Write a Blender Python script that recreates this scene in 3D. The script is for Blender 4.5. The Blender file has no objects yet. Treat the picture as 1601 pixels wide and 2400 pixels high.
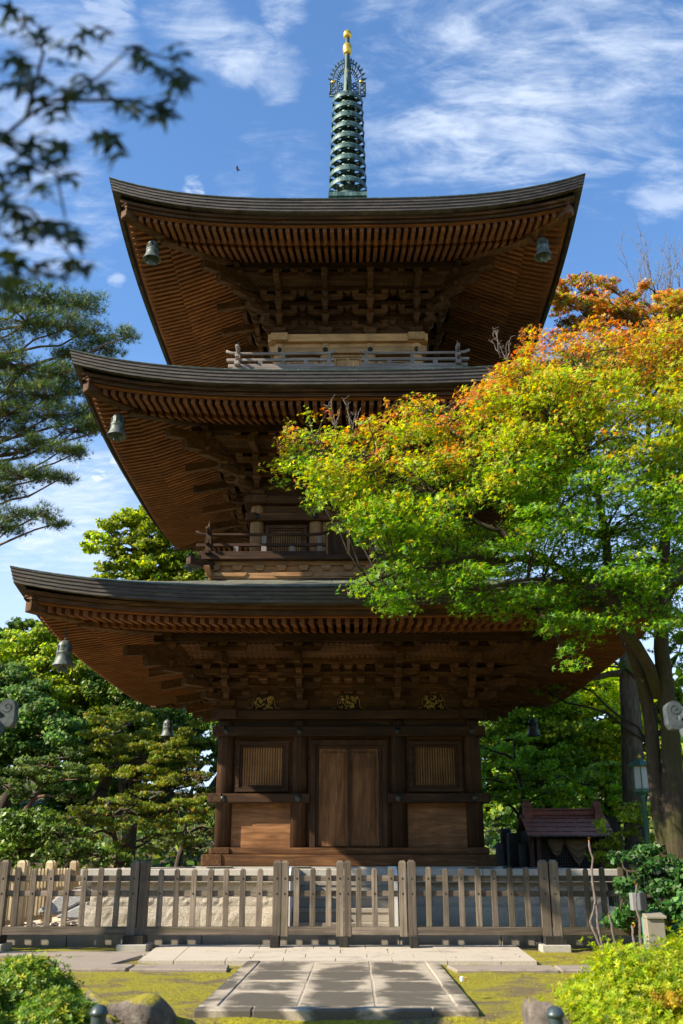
import bpy, math, random
import numpy as np
from mathutils import Vector, Matrix
random.seed(7)
rng = np.random.default_rng(11)
R = math.radians
scene = bpy.context.scene
col = scene.collection

# ------------------------------------------------------------------ camera
FPX, PITCH = 2250.0, math.atan(822 / 2250.0)
YAW = math.atan(30.5 * math.cos(PITCH) / FPX)
CAM = np.array([0.1, 0.0, 1.1])
_c, _s = math.cos(YAW), math.sin(YAW)
FWD = np.array([-_s * math.cos(PITCH), _c * math.cos(PITCH), math.sin(PITCH)])
RGT = np.array([_c, _s, 0.0])
UPV = np.cross(RGT, FWD)
cam = bpy.data.cameras.new("Camera")
cam.sensor_fit = 'VERTICAL'
cam.sensor_height = 36.0
cam.lens = 36.0 * FPX / 2400.0
cam.clip_start, cam.clip_end = 0.05, 3000
cam.dof.use_dof = True
cam.dof.focus_distance = 19.0
cam.dof.aperture_fstop = 2.0
co = bpy.data.objects.new("Camera", cam)
M = Matrix(((RGT[0], UPV[0], -FWD[0]), (RGT[1], UPV[1], -FWD[1]), (RGT[2], UPV[2], -FWD[2])))
co.matrix_world = Matrix.Translation(Vector(CAM)) @ M.to_4x4()
col.objects.link(co)
scene.camera = co

def at(x, y, Y):
    """world point at depth Y seen at photo position x, y (measured on the 1568 wide view)"""
    x, y = x * 1.0211, y * 1.0211
    r = FWD + RGT * (x - 800.5) / FPX + UPV * (1200 - y) / FPX
    return CAM + r * (Y / r[1])

def px(p):
    d = np.asarray(p, float) - CAM
    z = d @ FWD
    return (800.5 + FPX * (d @ RGT) / z) / 1.0211, (1200 - FPX * (d @ UPV) / z) / 1.0211

# ------------------------------------------------------------------ sun, sky, exposure
SUN_EL, SUN_A = R(34), R(23)          # the sun stands to the left, in front of the facade
S = Vector((-math.cos(SUN_EL) * math.cos(SUN_A), -math.cos(SUN_EL) * math.sin(SUN_A), math.sin(SUN_EL)))
sl = bpy.data.lights.new("sun", 'SUN')
sl.energy = 5.0
sl.angle = R(0.53)
sl.color = (1.0, 0.87, 0.68)
so = bpy.data.objects.new("sun", sl)
so.rotation_euler = S.to_track_quat('Z', 'Y').to_euler()
so.location = (-20, -15, 30)
col.objects.link(so)

w = bpy.data.worlds.new("World")
scene.world = w
w.use_nodes = True
nt = w.node_tree
nt.nodes.clear()
def wn(t, **k):
    n = nt.nodes.new(t)
    for a, b in k.items():
        setattr(n, a, b)
    return n
def wl(a, b): nt.links.new(a, b)
def wmath(op, a, b=None, c=None):
    n = wn('ShaderNodeMath', operation=op)
    for i, v in enumerate((a, b, c)):
        if v is None: continue
        if isinstance(v, (int, float)): n.inputs[i].default_value = v
        else: wl(v, n.inputs[i])
    return n.outputs[0]
sky = wn('ShaderNodeTexSky', sky_type='NISHITA')
sky.sun_disc = False
sky.sun_elevation = SUN_EL
sky.sun_rotation = math.atan2(S.x, S.y)
sky.altitude = 100
sky.air_density = 1.0
sky.dust_density = 0.6
sky.ozone_density = 2.2
tc = wn('ShaderNodeTexCoord')
sep = wn('ShaderNodeSeparateXYZ')
wl(tc.outputs['Generated'], sep.inputs[0])
zz = wmath('MAXIMUM', sep.outputs[2], 0.0)
den = wmath('ADD', zz, 0.22)
cx, cyv = wmath('DIVIDE', sep.outputs[0], den), wmath('DIVIDE', sep.outputs[1], den)
cmb = wn('ShaderNodeCombineXYZ')
wl(cx, cmb.inputs[0]); wl(cyv, cmb.inputs[1])
def wnoise(vec, sc, det, rough, dist=0.0, rot=0.0, scl=(1, 1, 1), off=(0, 0, 0)):
    mp = wn('ShaderNodeMapping')
    mp.inputs['Rotation'].default_value = (0, 0, rot)
    mp.inputs['Scale'].default_value = scl
    mp.inputs['Location'].default_value = off
    wl(vec, mp.inputs[0])
    n = wn('ShaderNodeTexNoise')
    n.inputs['Scale'].default_value = sc
    n.inputs['Detail'].default_value = det
    n.inputs['Roughness'].default_value = rough
    n.inputs['Distortion'].default_value = dist
    wl(mp.outputs[0], n.inputs['Vector'])
    return n.outputs['Fac']
def wmap(v, a, b, c=0.0, d=1.0, smooth=True):
    n = wn('ShaderNodeMapRange')
    if smooth: n.interpolation_type = 'SMOOTHSTEP'
    wl(v, n.inputs[0])
    for i, q in enumerate((a, b, c, d)): n.inputs[i + 1].default_value = q
    return n.outputs[0]
def wdot(x, y):
    """cosine to the sky direction seen at a photo position"""
    r = at(x, y, 1.0) - CAM
    r = r / np.linalg.norm(r)
    n = wn('ShaderNodeVectorMath', operation='DOT_PRODUCT')
    wl(tc.outputs['Generated'], n.inputs[0])
    n.inputs[1].default_value = tuple(r)
    return n.outputs['Value']
def blob(x, y, deg_in, deg_out):
    return wmap(wdot(x, y), math.cos(R(deg_out)), math.cos(R(deg_in)))
fine = wnoise(cmb.outputs[0], 5.0, 12, 0.66, 0.9, R(35), (0.8, 2.6, 1))
soft = wnoise(cmb.outputs[0], 1.7, 6, 0.55, 0.3, R(20), (1, 1.4, 1), (3.1, 1.7, 0))
ripple = wnoise(cmb.outputs[0], 16.0, 7, 0.6, 0.9, R(-30), (1.0, 2.0, 1))
tex0 = wmath('ADD', wmath('MULTIPLY', fine, 0.55), wmath('ADD', wmath('MULTIPLY', soft, 0.30), wmath('MULTIPLY', ripple, 0.28)))
tex = wmath('MULTIPLY_ADD', wmath('SUBTRACT', tex0, 0.565), 1.7, 0.5)
def zone(bl, thr, amount, wid=0.4):
    # cloud cover = ragged noise lifted over a threshold inside the zone
    v = wmath('ADD', tex, wmath('MULTIPLY', bl, 0.42))
    return wmath('MULTIPLY', wmap(v, thr, thr + wid), amount)
rip = wmath('MULTIPLY_ADD', wmath('SUBTRACT', ripple, 0.5), 3.2, 0.5)
def puff(x, y, deg, amount):
    v = wmath('ADD', rip, wmath('MULTIPLY', blob(x, y, 0.05, deg), 0.75))
    return wmath('MULTIPLY', wmath('MULTIPLY', wmap(v, 0.85, 1.6), wmap(blob(x, y, deg * .2, deg), 0.0, 0.9)), amount)
parts = [zone(blob(1130, 230, 1, 9), 0.68, 0.85, .5), zone(blob(980, 110, 1, 8), 0.72, 0.75, .5), zone(blob(1330, 130, 1, 10), 0.72, 0.75, .5), zone(blob(1080, 60, 1, 6), 0.78, 0.5, .5),
         zone(blob(1190, 320, 0.5, 5), 0.74, 0.5, .5), zone(blob(1500, 200, 1, 6), 0.74, 0.5),
         zone(blob(410, 20, 0.2, 3.0), 0.72, 0.7, .5), zone(blob(480, 70, 0.2, 2.8), 0.70, 0.7, .5), zone(blob(560, 118, 0.2, 2.8), 0.70, 0.7, .5), zone(blob(640, 165, 0.2, 2.6), 0.72, 0.6, .5),
         zone(blob(650, 20, 0.3, 2.2), 0.70, 0.7), zone(blob(690, 380, 0.2, 3.2), 0.76, 0.5, .5), zone(blob(600, 330, 0.2, 2.2), 0.80, 0.4, .5), zone(blob(540, 400, 0.2, 2.5), 0.78, 0.4, .5), zone(blob(870, 330, 0.5, 4), 0.74, 0.4),
         zone(blob(150, 120, 1, 6), 0.74, 0.45), zone(blob(60, 330, 1, 7), 0.74, 0.5), zone(blob(130, 480, 1, 6), 0.74, 0.5),
         puff(445, 428, 1.0, .85), puff(270, 650, .8, .4), zone(blob(1520, 430, 0.5, 2.5), 0.70, 0.5),
         puff(228, 1090, .7, .8), puff(165, 1065, .8, .6), puff(270, 1062, .7, .6),
         puff(250, 5, 2.2, .4), zone(blob(150, 1180, 1, 7), 0.74, 0.5)]
cl = parts[0]
for p_ in parts[1:]:
    cl = wmath('MAXIMUM', cl, p_)
low = wmap(sep.outputs[2], 0.52, 0.12)                 # thin haze near the horizon
cl = wmath('MINIMUM', wmath('ADD', cl, wmath('MULTIPLY', low, 0.60)), 0.9)
tint = wn('ShaderNodeMix', data_type='RGBA', blend_type='MULTIPLY')
tint.inputs[0].default_value = 1.0
wl(sky.outputs[0], tint.inputs[6]); tint.inputs[7].default_value = (0.72, 0.95, 1.13, 1)
mx = wn('ShaderNodeMix', data_type='RGBA')
wl(cl, mx.inputs[0]); wl(tint.outputs[2], mx.inputs[6]); mx.inputs[7].default_value = (3.9, 4.35, 5.0, 1)
bg = wn('ShaderNodeBackground')
bg.inputs[1].default_value = 0.122
wl(mx.outputs[2], bg.inputs[0])
ow = wn('ShaderNodeOutputWorld')
wl(bg.outputs[0], ow.inputs[0])

scene.view_settings.view_transform = 'Standard'
scene.view_settings.look = 'None'
scene.view_settings.exposure = 1.05
scene.view_settings.gamma = 1.0
scene.cycles.blur_glossy = 1.0
scene.cycles.sample_clamp_indirect = 6.0
scene.cycles.max_bounces = 7
scene.cycles.diffuse_bounces = 4
scene.cycles.transmission_bounces = 4
scene.cycles.transparent_max_bounces = 4
scene.cycles.caustics_reflective = True
scene.cycles.caustics_refractive = False

# ------------------------------------------------------------------ object helpers
def link(o, parent=None):
    col.objects.link(o)
    if parent is not None: o.parent = parent
    return o
def tag(o, label=None, cat=None, group=None, kind=None):
    if label: o['label'] = label
    if cat: o['category'] = cat
    if group: o['group'] = group
    if kind: o['kind'] = kind
    return o
def thing(name, label, cat, loc=(0, 0, 0), rz=0.0, group=None):
    o = bpy.data.objects.new(name, None)
    o.empty_display_size = 0.2
    o.location = loc
    o.rotation_euler = (0, 0, rz)
    link(o)
    return tag(o, label, cat, group)
def clone(o, parent=None, rz=None, loc=None):
    c = o.copy()
    link(c, parent)
    if rz is not None: c.rotation_euler = (c.rotation_euler[0], c.rotation_euler[1], rz)
    if loc is not None: c.location = loc
    for ch in list(o.children):
        clone(ch, c)
    return c

class MB:
    """collects quads and polygons into one mesh"""
    def __init__(self):
        self.v, self.f, self.smooth, self.mi = [], [], [], []
    def add(self, vs, fs, smooth=False, mi=0):
        b = len(self.v)
        self.v += [tuple(map(float, p)) for p in vs]
        self.f += [tuple(i + b for i in f) for f in fs]
        self.smooth += [smooth] * len(fs)
        self.mi += [mi] * len(fs)
    def box(self, x0, x1, y0, y1, z0, z1, mi=0):
        vs = [(x, y, z) for z in (z0, z1) for y in (y0, y1) for x in (x0, x1)]
        self.add(vs, [(0, 2, 3, 1), (4, 5, 7, 6), (0, 1, 5, 4), (2, 6, 7, 3), (0, 4, 6, 2), (1, 3, 7, 5)], mi=mi)
    def hexa(self, b, t, mi=0):
        """bottom ring and top ring of equal length"""
        n = len(b)
        self.add(list(b) + list(t), [tuple(range(n - 1, -1, -1)), tuple(range(n, 2 * n))] + [(i, (i + 1) % n, n + (i + 1) % n, n + i) for i in range(n)], mi=mi)
    def beam(self, p, q, wd, ht, up=(0, 0, 1), mi=0, wd2=None, ht2=None):
        p, q, up = Vector(p), Vector(q), Vector(up)
        d = (q - p).normalized()
        sd = d.cross(up).normalized()
        u = sd.cross(d)
        wd2, ht2 = wd2 or wd, ht2 or ht
        f = lambda o, a, b: [o - sd * a / 2 - u * b / 2, o + sd * a / 2 - u * b / 2, o + sd * a / 2 + u * b / 2, o - sd * a / 2 + u * b / 2]
        self.hexa(f(p, wd, ht), f(q, wd2, ht2), mi)
    def tube(self, pts, rad, n=8, cap=True, mi=0):
        pts = [Vector(p) for p in pts]
        if not isinstance(rad, (list, tuple)): rad = [rad] * len(pts)
        rings, ref = [], Vector((0.31, 0.17, 0.93))
        for i, p in enumerate(pts):
            d = (pts[min(i + 1, len(pts) - 1)] - pts[max(i - 1, 0)])
            d = d.normalized() if d.length > 1e-9 else Vector((0, 0, 1))
            if abs(d.dot(ref)) > 0.95: ref = Vector((1, 0.1, 0))
            a = d.cross(ref).normalized()
            b = d.cross(a)
            ref = -b if False else ref
            rings.append([p + (a * math.cos(2 * math.pi * k / n) + b * math.sin(2 * math.pi * k / n)) * rad[i] for k in range(n)])
        vs = [v for r in rings for v in r]
        fs = [(i * n + k, i * n + (k + 1) % n, (i + 1) * n + (k + 1) % n, (i + 1) * n + k) for i in range(len(pts) - 1) for k in range(n)]
        if cap: fs += [tuple(range(n - 1, -1, -1)), tuple((len(pts) - 1) * n + k for k in range(n))]
        self.add(vs, fs, True, mi)
    def lathe(self, prof, n=20, c=(0, 0, 0), mi=0, smooth=True, a0=0.0):
        vs = [(c[0] + r * math.cos(a0 + 2 * math.pi * k / n), c[1] + r * math.sin(a0 + 2 * math.pi * k / n), c[2] + z) for r, z in prof for k in range(n)]
        fs = [(i * n + k, i * n + (k + 1) % n, (i + 1) * n + (k + 1) % n, (i + 1) * n + k) for i in range(len(prof) - 1) for k in range(n)]
        self.add(vs, fs, smooth, mi)
    def prism(self, poly, y0, y1, axis='y', mi=0):
        """extrude a 2-D outline (a, z) along y (or x)"""
        f = (lambda a, z, t: (a, t, z)) if axis == 'y' else (lambda a, z, t: (t, a, z))
        self.hexa([f(a, z, y0) for a, z in poly], [f(a, z, y1) for a, z in poly], mi)
    def grid(self, rows, smooth=True, mi=0):
        n = len(rows[0])
        self.add([p for r in rows for p in r], [(i * n + k, i * n + k + 1, (i + 1) * n + k + 1, (i + 1) * n + k) for i in range(len(rows) - 1) for k in range(n - 1)], smooth, mi)
    def build(self, name, mats, parent=None, bevel=0.0):
        me = bpy.data.meshes.new(name)
        me.from_pydata(self.v, [], self.f)
        me.polygons.foreach_set('use_smooth', self.smooth)
        if not isinstance(mats, (list, tuple)): mats = [mats]
        for m in mats: me.materials.append(m)
        me.polygons.foreach_set('material_index', self.mi)
        me.update()
        o = link(bpy.data.objects.new(name, me), parent)
        if bevel:
            md = o.modifiers.new('bevel', 'BEVEL')
            md.width, md.segments, md.limit_method = bevel, 1, 'ANGLE'
        return o

# ------------------------------------------------------------------ materials
def mat(name):
    m = bpy.data.materials.new(name)
    m.use_nodes = True
    t = m.node_tree
    b = t.nodes['Principled BSDF']
    def n(kind, **k):
        q = t.nodes.new(kind)
        for a, v in k.items():
            if a.startswith('i_'):
                q.inputs[a[2:]].default_value = v
            else:
                setattr(q, a, v)
        return q
    return m, t, b, n
def ramp(t, n, src, stops):
    r = n('ShaderNodeValToRGB')
    while len(r.color_ramp.elements) < len(stops): r.color_ramp.elements.new(0.5)
    for e, (p, c) in zip(r.color_ramp.elements, stops):
        e.position, e.color = p, (*c, 1)
    t.links.new(src, r.inputs[0])
    return r.outputs[0]
def mixc(t, n, fac, a, b, mode='MIX'):
    q = n('ShaderNodeMix', data_type='RGBA', blend_type=mode)
    for i, v in ((0, fac), (6, a), (7, b)):
        if hasattr(v, 'links'): t.links.new(v, q.inputs[i])
        elif i: q.inputs[i].default_value = (*v, 1)
        else: q.inputs[i].default_value = v
    return q.outputs[2]
def noise(t, n, vec, sc, det=5, rough=0.55, dist=0.0, scl=None, loc=(0, 0, 0)):
    if scl:
        mp = n('ShaderNodeMapping')
        mp.inputs['Scale'].default_value = scl
        mp.inputs['Location'].default_value = loc
        t.links.new(vec, mp.inputs[0]); vec = mp.outputs[0]
    q = n('ShaderNodeTexNoise')
    q.inputs['Scale'].default_value, q.inputs['Detail'].default_value = sc, det
    q.inputs['Roughness'].default_value, q.inputs['Distortion'].default_value = rough, dist
    t.links.new(vec, q.inputs['Vector'])
    return q.outputs['Fac']
def bump(t, n, b, h, strength, dist=0.02):
    q = n('ShaderNodeBump')
    q.inputs['Strength'].default_value, q.inputs['Distance'].default_value = strength, dist
    t.links.new(h, q.inputs['Height'])
    t.links.new(q.outputs[0], b.inputs['Normal'])
def remap(t, n, v, a, b, c=0.0, d=1.0):
    q = n('ShaderNodeMapRange', interpolation_type='SMOOTHSTEP')
    t.links.new(v, q.inputs[0])
    for i, x in enumerate((a, b, c, d)): q.inputs[i + 1].default_value = x
    return q.outputs[0]
def wood(name, dark, mid, light, axis='X', rough=0.72, across=16.0, along=0.9, wear=None, bmp=0.35, spec=0.25, tone=(0.78, 1.2)):
    m, t, b, n = mat(name)
    o = n('ShaderNodeTexCoord').outputs['Object']
    sc = [across] * 3
    sc['XYZ'.index(axis)] = along
    wob = noise(t, n, o, 1.3, 2)
    g = noise(t, n, o, 1.0, 7, 0.6, 1.2, tuple(sc))
    c = ramp(t, n, g, [(0.25, dark), (0.5, mid), (0.76, light)])
    big = noise(t, n, o, 1.7, 4, 0.6, 0.3, (1, 1, 1), (4, 2, 1))
    c = mixc(t, n, remap(t, n, big, 0.35, 0.75, 0.0, 0.75), c, tuple(0.5 * x for x in mid))
    if wear:
        c = mixc(t, n, remap(t, n, noise(t, n, o, 1.0, 6, 0.65, 0.6, tuple(0.45 * x for x in sc), (7, 1, 3)), 0.5, 0.68, 0, 0.8), c, wear)
    rnd = n('ShaderNodeObjectInfo').outputs['Random']
    hs = n('ShaderNodeHueSaturation')
    t.links.new(remap(t, n, rnd, 0, 1, *tone), hs.inputs['Value'])
    t.links.new(c, hs.inputs['Color'])
    t.links.new(hs.outputs[0], b.inputs['Base Color'])
    b.inputs['Roughness'].default_value = rough
    b.inputs['Specular IOR Level'].default_value = spec
    bump(t, n, b, g, bmp, 0.012)
    return m

W = {}
for ax in 'XYZ':
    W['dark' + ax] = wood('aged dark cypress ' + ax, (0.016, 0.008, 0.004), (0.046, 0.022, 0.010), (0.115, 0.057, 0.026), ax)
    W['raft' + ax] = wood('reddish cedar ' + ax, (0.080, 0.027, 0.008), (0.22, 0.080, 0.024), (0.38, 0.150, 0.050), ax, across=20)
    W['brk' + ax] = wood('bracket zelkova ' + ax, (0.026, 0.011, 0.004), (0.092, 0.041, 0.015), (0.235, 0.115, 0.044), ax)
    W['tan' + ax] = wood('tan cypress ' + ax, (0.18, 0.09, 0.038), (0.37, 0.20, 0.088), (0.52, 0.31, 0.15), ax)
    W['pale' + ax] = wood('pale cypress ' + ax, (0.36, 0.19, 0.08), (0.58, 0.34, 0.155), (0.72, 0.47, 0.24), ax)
    W['grey' + ax] = wood('silvered rail wood ' + ax, (0.115, 0.095, 0.080), (0.235, 0.20, 0.175), (0.38, 0.335, 0.30), ax)
    W['fence' + ax] = wood('weathered fence wood ' + ax, (0.078, 0.060, 0.044), (0.185, 0.148, 0.112), (0.32, 0.262, 0.205), ax, across=26, wear=(0.085, 0.08, 0.035), bmp=0.8, tone=(0.6, 1.15))
    W['new' + ax] = wood('fresh fence wood ' + ax, (0.34, 0.27, 0.15), (0.52, 0.42, 0.26), (0.66, 0.55, 0.36), ax, across=26)
W['gap'] = wood('shade toned soffit boards', (0.006, 0.003, 0.002), (0.014, 0.007, 0.004), (0.030, 0.014, 0.007), 'X')  # near-black base puts the shade between the rafters into the boards' colour
W['door'] = wood('figured zelkova door', (0.06, 0.026, 0.010), (0.19, 0.088, 0.036), (0.36, 0.18, 0.078), 'Z', across=9, along=1.1)
W['panel'] = wood('figured zelkova panel', (0.06, 0.026, 0.010), (0.19, 0.088, 0.036), (0.36, 0.18, 0.078), 'X', across=9, along=1.1)
W['black'] = wood('wet fence foot', (0.012, 0.011, 0.01), (0.03, 0.027, 0.022), (0.06, 0.055, 0.04), 'Z')

def edge_mat():
    m, t, b, n = mat('eave edge copper')
    o = n('ShaderNodeTexCoord').outputs['Object']
    sp = n('ShaderNodeSeparateXYZ'); t.links.new(o, sp.inputs[0])
    ad = n('ShaderNodeMath', operation='ADD'); t.links.new(sp.outputs[0], ad.inputs[0]); t.links.new(sp.outputs[1], ad.inputs[1])
    cb = n('ShaderNodeCombineXYZ'); t.links.new(ad.outputs[0], cb.inputs[0]); t.links.new(sp.outputs[2], cb.inputs[1])
    br = n('ShaderNodeTexBrick')
    br.inputs['Scale'].default_value = 1.0
    br.inputs['Brick Width'].default_value, br.inputs['Row Height'].default_value, br.inputs['Mortar Size'].default_value = 0.55, 0.0605, 0.006
    br.inputs['Color1'].default_value, br.inputs['Color2'].default_value, br.inputs['Mortar'].default_value = (0.8, 0.8, 0.8, 1), (1.15, 1.15, 1.15, 1), (0.5, 0.5, 0.5, 1)
    t.links.new(cb.outputs[0], br.inputs['Vector'])
    g = noise(t, n, o, 1.0, 6, 0.65, 0.3, (4, 4, 26))
    c = ramp(t, n, g, [(0.3, (0.030, 0.022, 0.016)), (0.55, (0.070, 0.055, 0.042)), (0.8, (0.13, 0.106, 0.083))])
    st = noise(t, n, o, 1.0, 6, 0.7, 0.4, (1.6, 1.6, 0.9))
    c = mixc(t, n, remap(t, n, st, 0.46, 0.7, 0, 0.65), c, (0.058, 0.056, 0.045))
    c = mixc(t, n, 1.0, c, br.outputs['Color'], 'MULTIPLY')
    t.links.new(c, b.inputs['Base Color'])
    b.inputs['Roughness'].default_value = 0.6
    b.inputs['Metallic'].default_value = 0.1
    bump(t, n, b, g, 0.3, 0.012)
    return m
EDGE = edge_mat()
def copper_roof():
    m, t, b, n = mat('verdigris roof sheet')
    o = n('ShaderNodeTexCoord').outputs['Object']
    br = n('ShaderNodeTexBrick')
    br.inputs['Scale'].default_value = 1.0
    br.inputs['Brick Width'].default_value, br.inputs['Row Height'].default_value = 0.62, 0.28
    br.inputs['Mortar Size'].default_value = 0.012
    br.inputs['Color1'].default_value, br.inputs['Color2'].default_value, br.inputs['Mortar'].default_value = (0.24, 0.245, 0.20, 1), (0.34, 0.35, 0.29, 1), (0.04, 0.04, 0.035, 1)
    t.links.new(o, br.inputs['Vector'])
    g = noise(t, n, o, 2.4, 6, 0.65)
    c = mixc(t, n, remap(t, n, g, 0.42, 0.66, 0, 0.75), br.outputs['Color'], (0.22, 0.27, 0.225))
    t.links.new(c, b.inputs['Base Color'])
    b.inputs['Roughness'].default_value = 0.42
    b.inputs['Metallic'].default_value = 0.55
    bump(t, n, b, br.outputs['Fac'], 0.4, -0.02)
    return m
ROOF = copper_roof()
def bronze(name, a, c2, c3, rough=0.55, metal=0.3, streak=(9, 9, 1.5)):
    m, t, b, n = mat(name)
    o = n('ShaderNodeTexCoord').outputs['Object']
    g = noise(t, n, o, 1.0, 6, 0.65, 0.4, streak)
    t.links.new(ramp(t, n, g, [(0.3, a), (0.52, c2), (0.75, c3)]), b.inputs['Base Color'])
    b.inputs['Roughness'].default_value, b.inputs['Metallic'].default_value = rough, metal
    bump(t, n, b, g, 0.2, 0.01)
    return m
VERD = bronze('verdigris bronze', (0.014, 0.028, 0.027), (0.048, 0.098, 0.088), (0.17, 0.28, 0.25))
BELLM = bronze('pale bell bronze', (0.04, 0.048, 0.045), (0.11, 0.135, 0.125), (0.26, 0.30, 0.28), streak=(14, 14, 6))
IRON = bronze('dark nail bronze', (0.02, 0.024, 0.022), (0.05, 0.06, 0.055), (0.10, 0.12, 0.11), 0.45, 0.6)
GREENPAINT = bronze('green painted iron', (0.035, 0.10, 0.075), (0.06, 0.17, 0.125), (0.10, 0.24, 0.18), 0.5, 0.0)
BOLLARD = bronze('slate blue painted iron', (0.028, 0.045, 0.050), (0.05, 0.075, 0.082), (0.085, 0.115, 0.12), 0.35, 0.2, (5, 5, 5))
LANTERN = bronze('blue grey lantern stone', (0.028, 0.038, 0.042), (0.058, 0.076, 0.082), (0.11, 0.13, 0.135), 0.75, 0.0, (12, 12, 12))
def gold():
    m, t, b, n = mat('gilded metal')
    b.inputs['Base Color'].default_value = (0.80, 0.50, 0.08, 1)
    b.inputs['Metallic'].default_value = 0.75
    b.inputs['Roughness'].default_value = 0.3
    return m
GOLD = gold()
def flat(name, c, rough=0.7, var=0.25, sc=6.0, bm=0.2):
    m, t, b, n = mat(name)
    o = n('ShaderNodeTexCoord').outputs['Object']
    g = noise(t, n, o, sc, 6, 0.65)
    t.links.new(ramp(t, n, g, [(0.3, tuple(x * (1 - var) for x in c)), (0.7, tuple(min(1, x * (1 + var)) for x in c))]), b.inputs['Base Color'])
    b.inputs['Roughness'].default_value = rough
    bump(t, n, b, g, bm, 0.01)
    return m
def granite(name, a, b2, rough_face=False, stain=(0.10, 0.095, 0.06), stain_amt=0.5, warm=1.0):
    m, t, b, n = mat(name)
    o = n('ShaderNodeTexCoord').outputs['Object']
    sp = noise(t, n, o, 90, 2, 0.7)
    c = ramp(t, n, sp, [(0.35, a), (0.65, b2)])
    st = noise(t, n, o, 1.9, 7, 0.68, 0.5)
    c = mixc(t, n, remap(t, n, st, 0.52, 0.72, 0, stain_amt), c, stain)
    t.links.new(c, b.inputs['Base Color'])
    b.inputs['Roughness'].default_value = 0.85
    if rough_face:
        h = noise(t, n, o, 24, 8, 0.75, 0.5)
        bump(t, n, b, h, 1.0, 0.06)
    else:
        bump(t, n, b, sp, 0.2, 0.004)
    return m
GRAN = granite('smooth granite', (0.30, 0.28, 0.24), (0.48, 0.455, 0.40), stain_amt=0.35)
GRANW = granite('white granite', (0.56, 0.54, 0.50), (0.70, 0.68, 0.64), stain_amt=0.1)
GRANR = granite('rough faced granite', (0.40, 0.355, 0.285), (0.60, 0.54, 0.445), True, stain=(0.20, 0.17, 0.11))
GRANK = granite('kerb granite', (0.20, 0.178, 0.142), (0.34, 0.305, 0.25), stain=(0.07, 0.065, 0.05), stain_amt=0.75)
def path_mat():
    m, t, b, n = mat('path stone with algae stains')
    o = n('ShaderNodeTexCoord').outputs['Object']
    def mth(op, x, y):
        q = n('ShaderNodeMath', operation=op)
        for k, v in enumerate((x, y)):
            if hasattr(v, 'links'): t.links.new(v, q.inputs[k])
            elif v is not None: q.inputs[k].default_value = v
        return q.outputs[0]
    sp3 = n('ShaderNodeSeparateXYZ'); t.links.new(o, sp3.inputs[0])
    dist = None
    for k, lines in ((0, (-1.02, -0.37, 0.27, 0.925)), (1, (8.72, 9.72, 10.55, 11.5, 12.59))):
        for v in lines:
            e = mth('ABSOLUTE', mth('SUBTRACT', sp3.outputs[k], v), None)
            if k: e = mth('MULTIPLY', e, 0.32 if v > 12 else 1.5)
            dist = e if dist is None else mth('MINIMUM', dist, e)
    sp = noise(t, n, o, 110, 2, 0.7)
    c = ramp(t, n, sp, [(0.35, (0.31, 0.265, 0.20)), (0.65, (0.50, 0.435, 0.34))])
    st = noise(t, n, o, 1.5, 8, 0.68, 0.7, (1, 0.8, 1), (1.3, 0.4, 0))
    dark = remap(t, n, mth('ADD', st, mth('MULTIPLY', mth('MINIMUM', dist, 0.2), 1.0)), 0.45, 0.66, 0, 0.88)
    c = mixc(t, n, dark, c, (0.050, 0.045, 0.035))
    t.links.new(c, b.inputs['Base Color'])
    b.inputs['Roughness'].default_value = 0.7
    bump(t, n, b, noise(t, n, o, 26, 6, 0.7), 0.35, 0.010)
    return m
MORTAR = flat('pale joint mortar', (0.34, 0.29, 0.225), 0.9, 0.45, 9)
PATH = path_mat()
PAVE = granite('pale paving granite', (0.37, 0.325, 0.265), (0.52, 0.465, 0.385), stain=(0.15, 0.13, 0.10), stain_amt=0.6)
SLAB = granite('brown stepping slab', (0.20, 0.165, 0.13), (0.33, 0.28, 0.23), stain=(0.07, 0.06, 0.045), stain_amt=0.7)
def moss_mat():
    m, t, b, n = mat('mossy ground')
    o = n('ShaderNodeTexCoord').outputs['Object']
    f = noise(t, n, o, 34, 6, 0.7)
    g = noise(t, n, o, 1.4, 7, 0.66, 0.4)
    moss = ramp(t, n, f, [(0.3, (0.07, 0.070, 0.004)), (0.5, (0.27, 0.245, 0.006)), (0.75, (0.52, 0.43, 0.012))])
    dirt = ramp(t, n, f, [(0.3, (0.075, 0.05, 0.028)), (0.7, (0.20, 0.15, 0.09))])
    c = mixc(t, n, remap(t, n, g, 0.48, 0.60, 0, 0.85), moss, dirt)
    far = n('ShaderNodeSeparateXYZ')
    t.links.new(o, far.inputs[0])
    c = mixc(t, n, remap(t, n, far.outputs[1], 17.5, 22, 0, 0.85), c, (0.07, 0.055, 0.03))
    t.links.new(c, b.inputs['Base Color'])
    b.inputs['Roughness'].default_value = 0.95
    bump(t, n, b, f, 0.9, 0.04)
    return m
MOSS = moss_mat()
def rock_mat():
    m, t, b, n = mat('mossy rock')
    o = n('ShaderNodeTexCoord').outputs['Object']
    f = noise(t, n, o, 9, 8, 0.7)
    c = ramp(t, n, f, [(0.3, (0.06, 0.05, 0.045)), (0.55, (0.16, 0.135, 0.115)), (0.75, (0.30, 0.27, 0.24))])
    gn = n('ShaderNodeNewGeometry')
    sp = n('ShaderNodeSeparateXYZ')
    t.links.new(gn.outputs['Normal'], sp.inputs[0])
    k = n('ShaderNodeMath', operation='MULTIPLY')
    t.links.new(remap(t, n, sp.outputs[2], 0.55, 0.85), k.inputs[0])
    t.links.new(remap(t, n, noise(t, n, o, 3, 5, 0.6), 0.4, 0.55), k.inputs[1])
    c = mixc(t, n, k.outputs[0], c, (0.33, 0.29, 0.02))
    t.links.new(c, b.inputs['Base Color'])
    b.inputs['Roughness'].default_value = 0.9
    bump(t, n, b, f, 1.0, 0.05)
    return m
ROCK = rock_mat()
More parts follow.
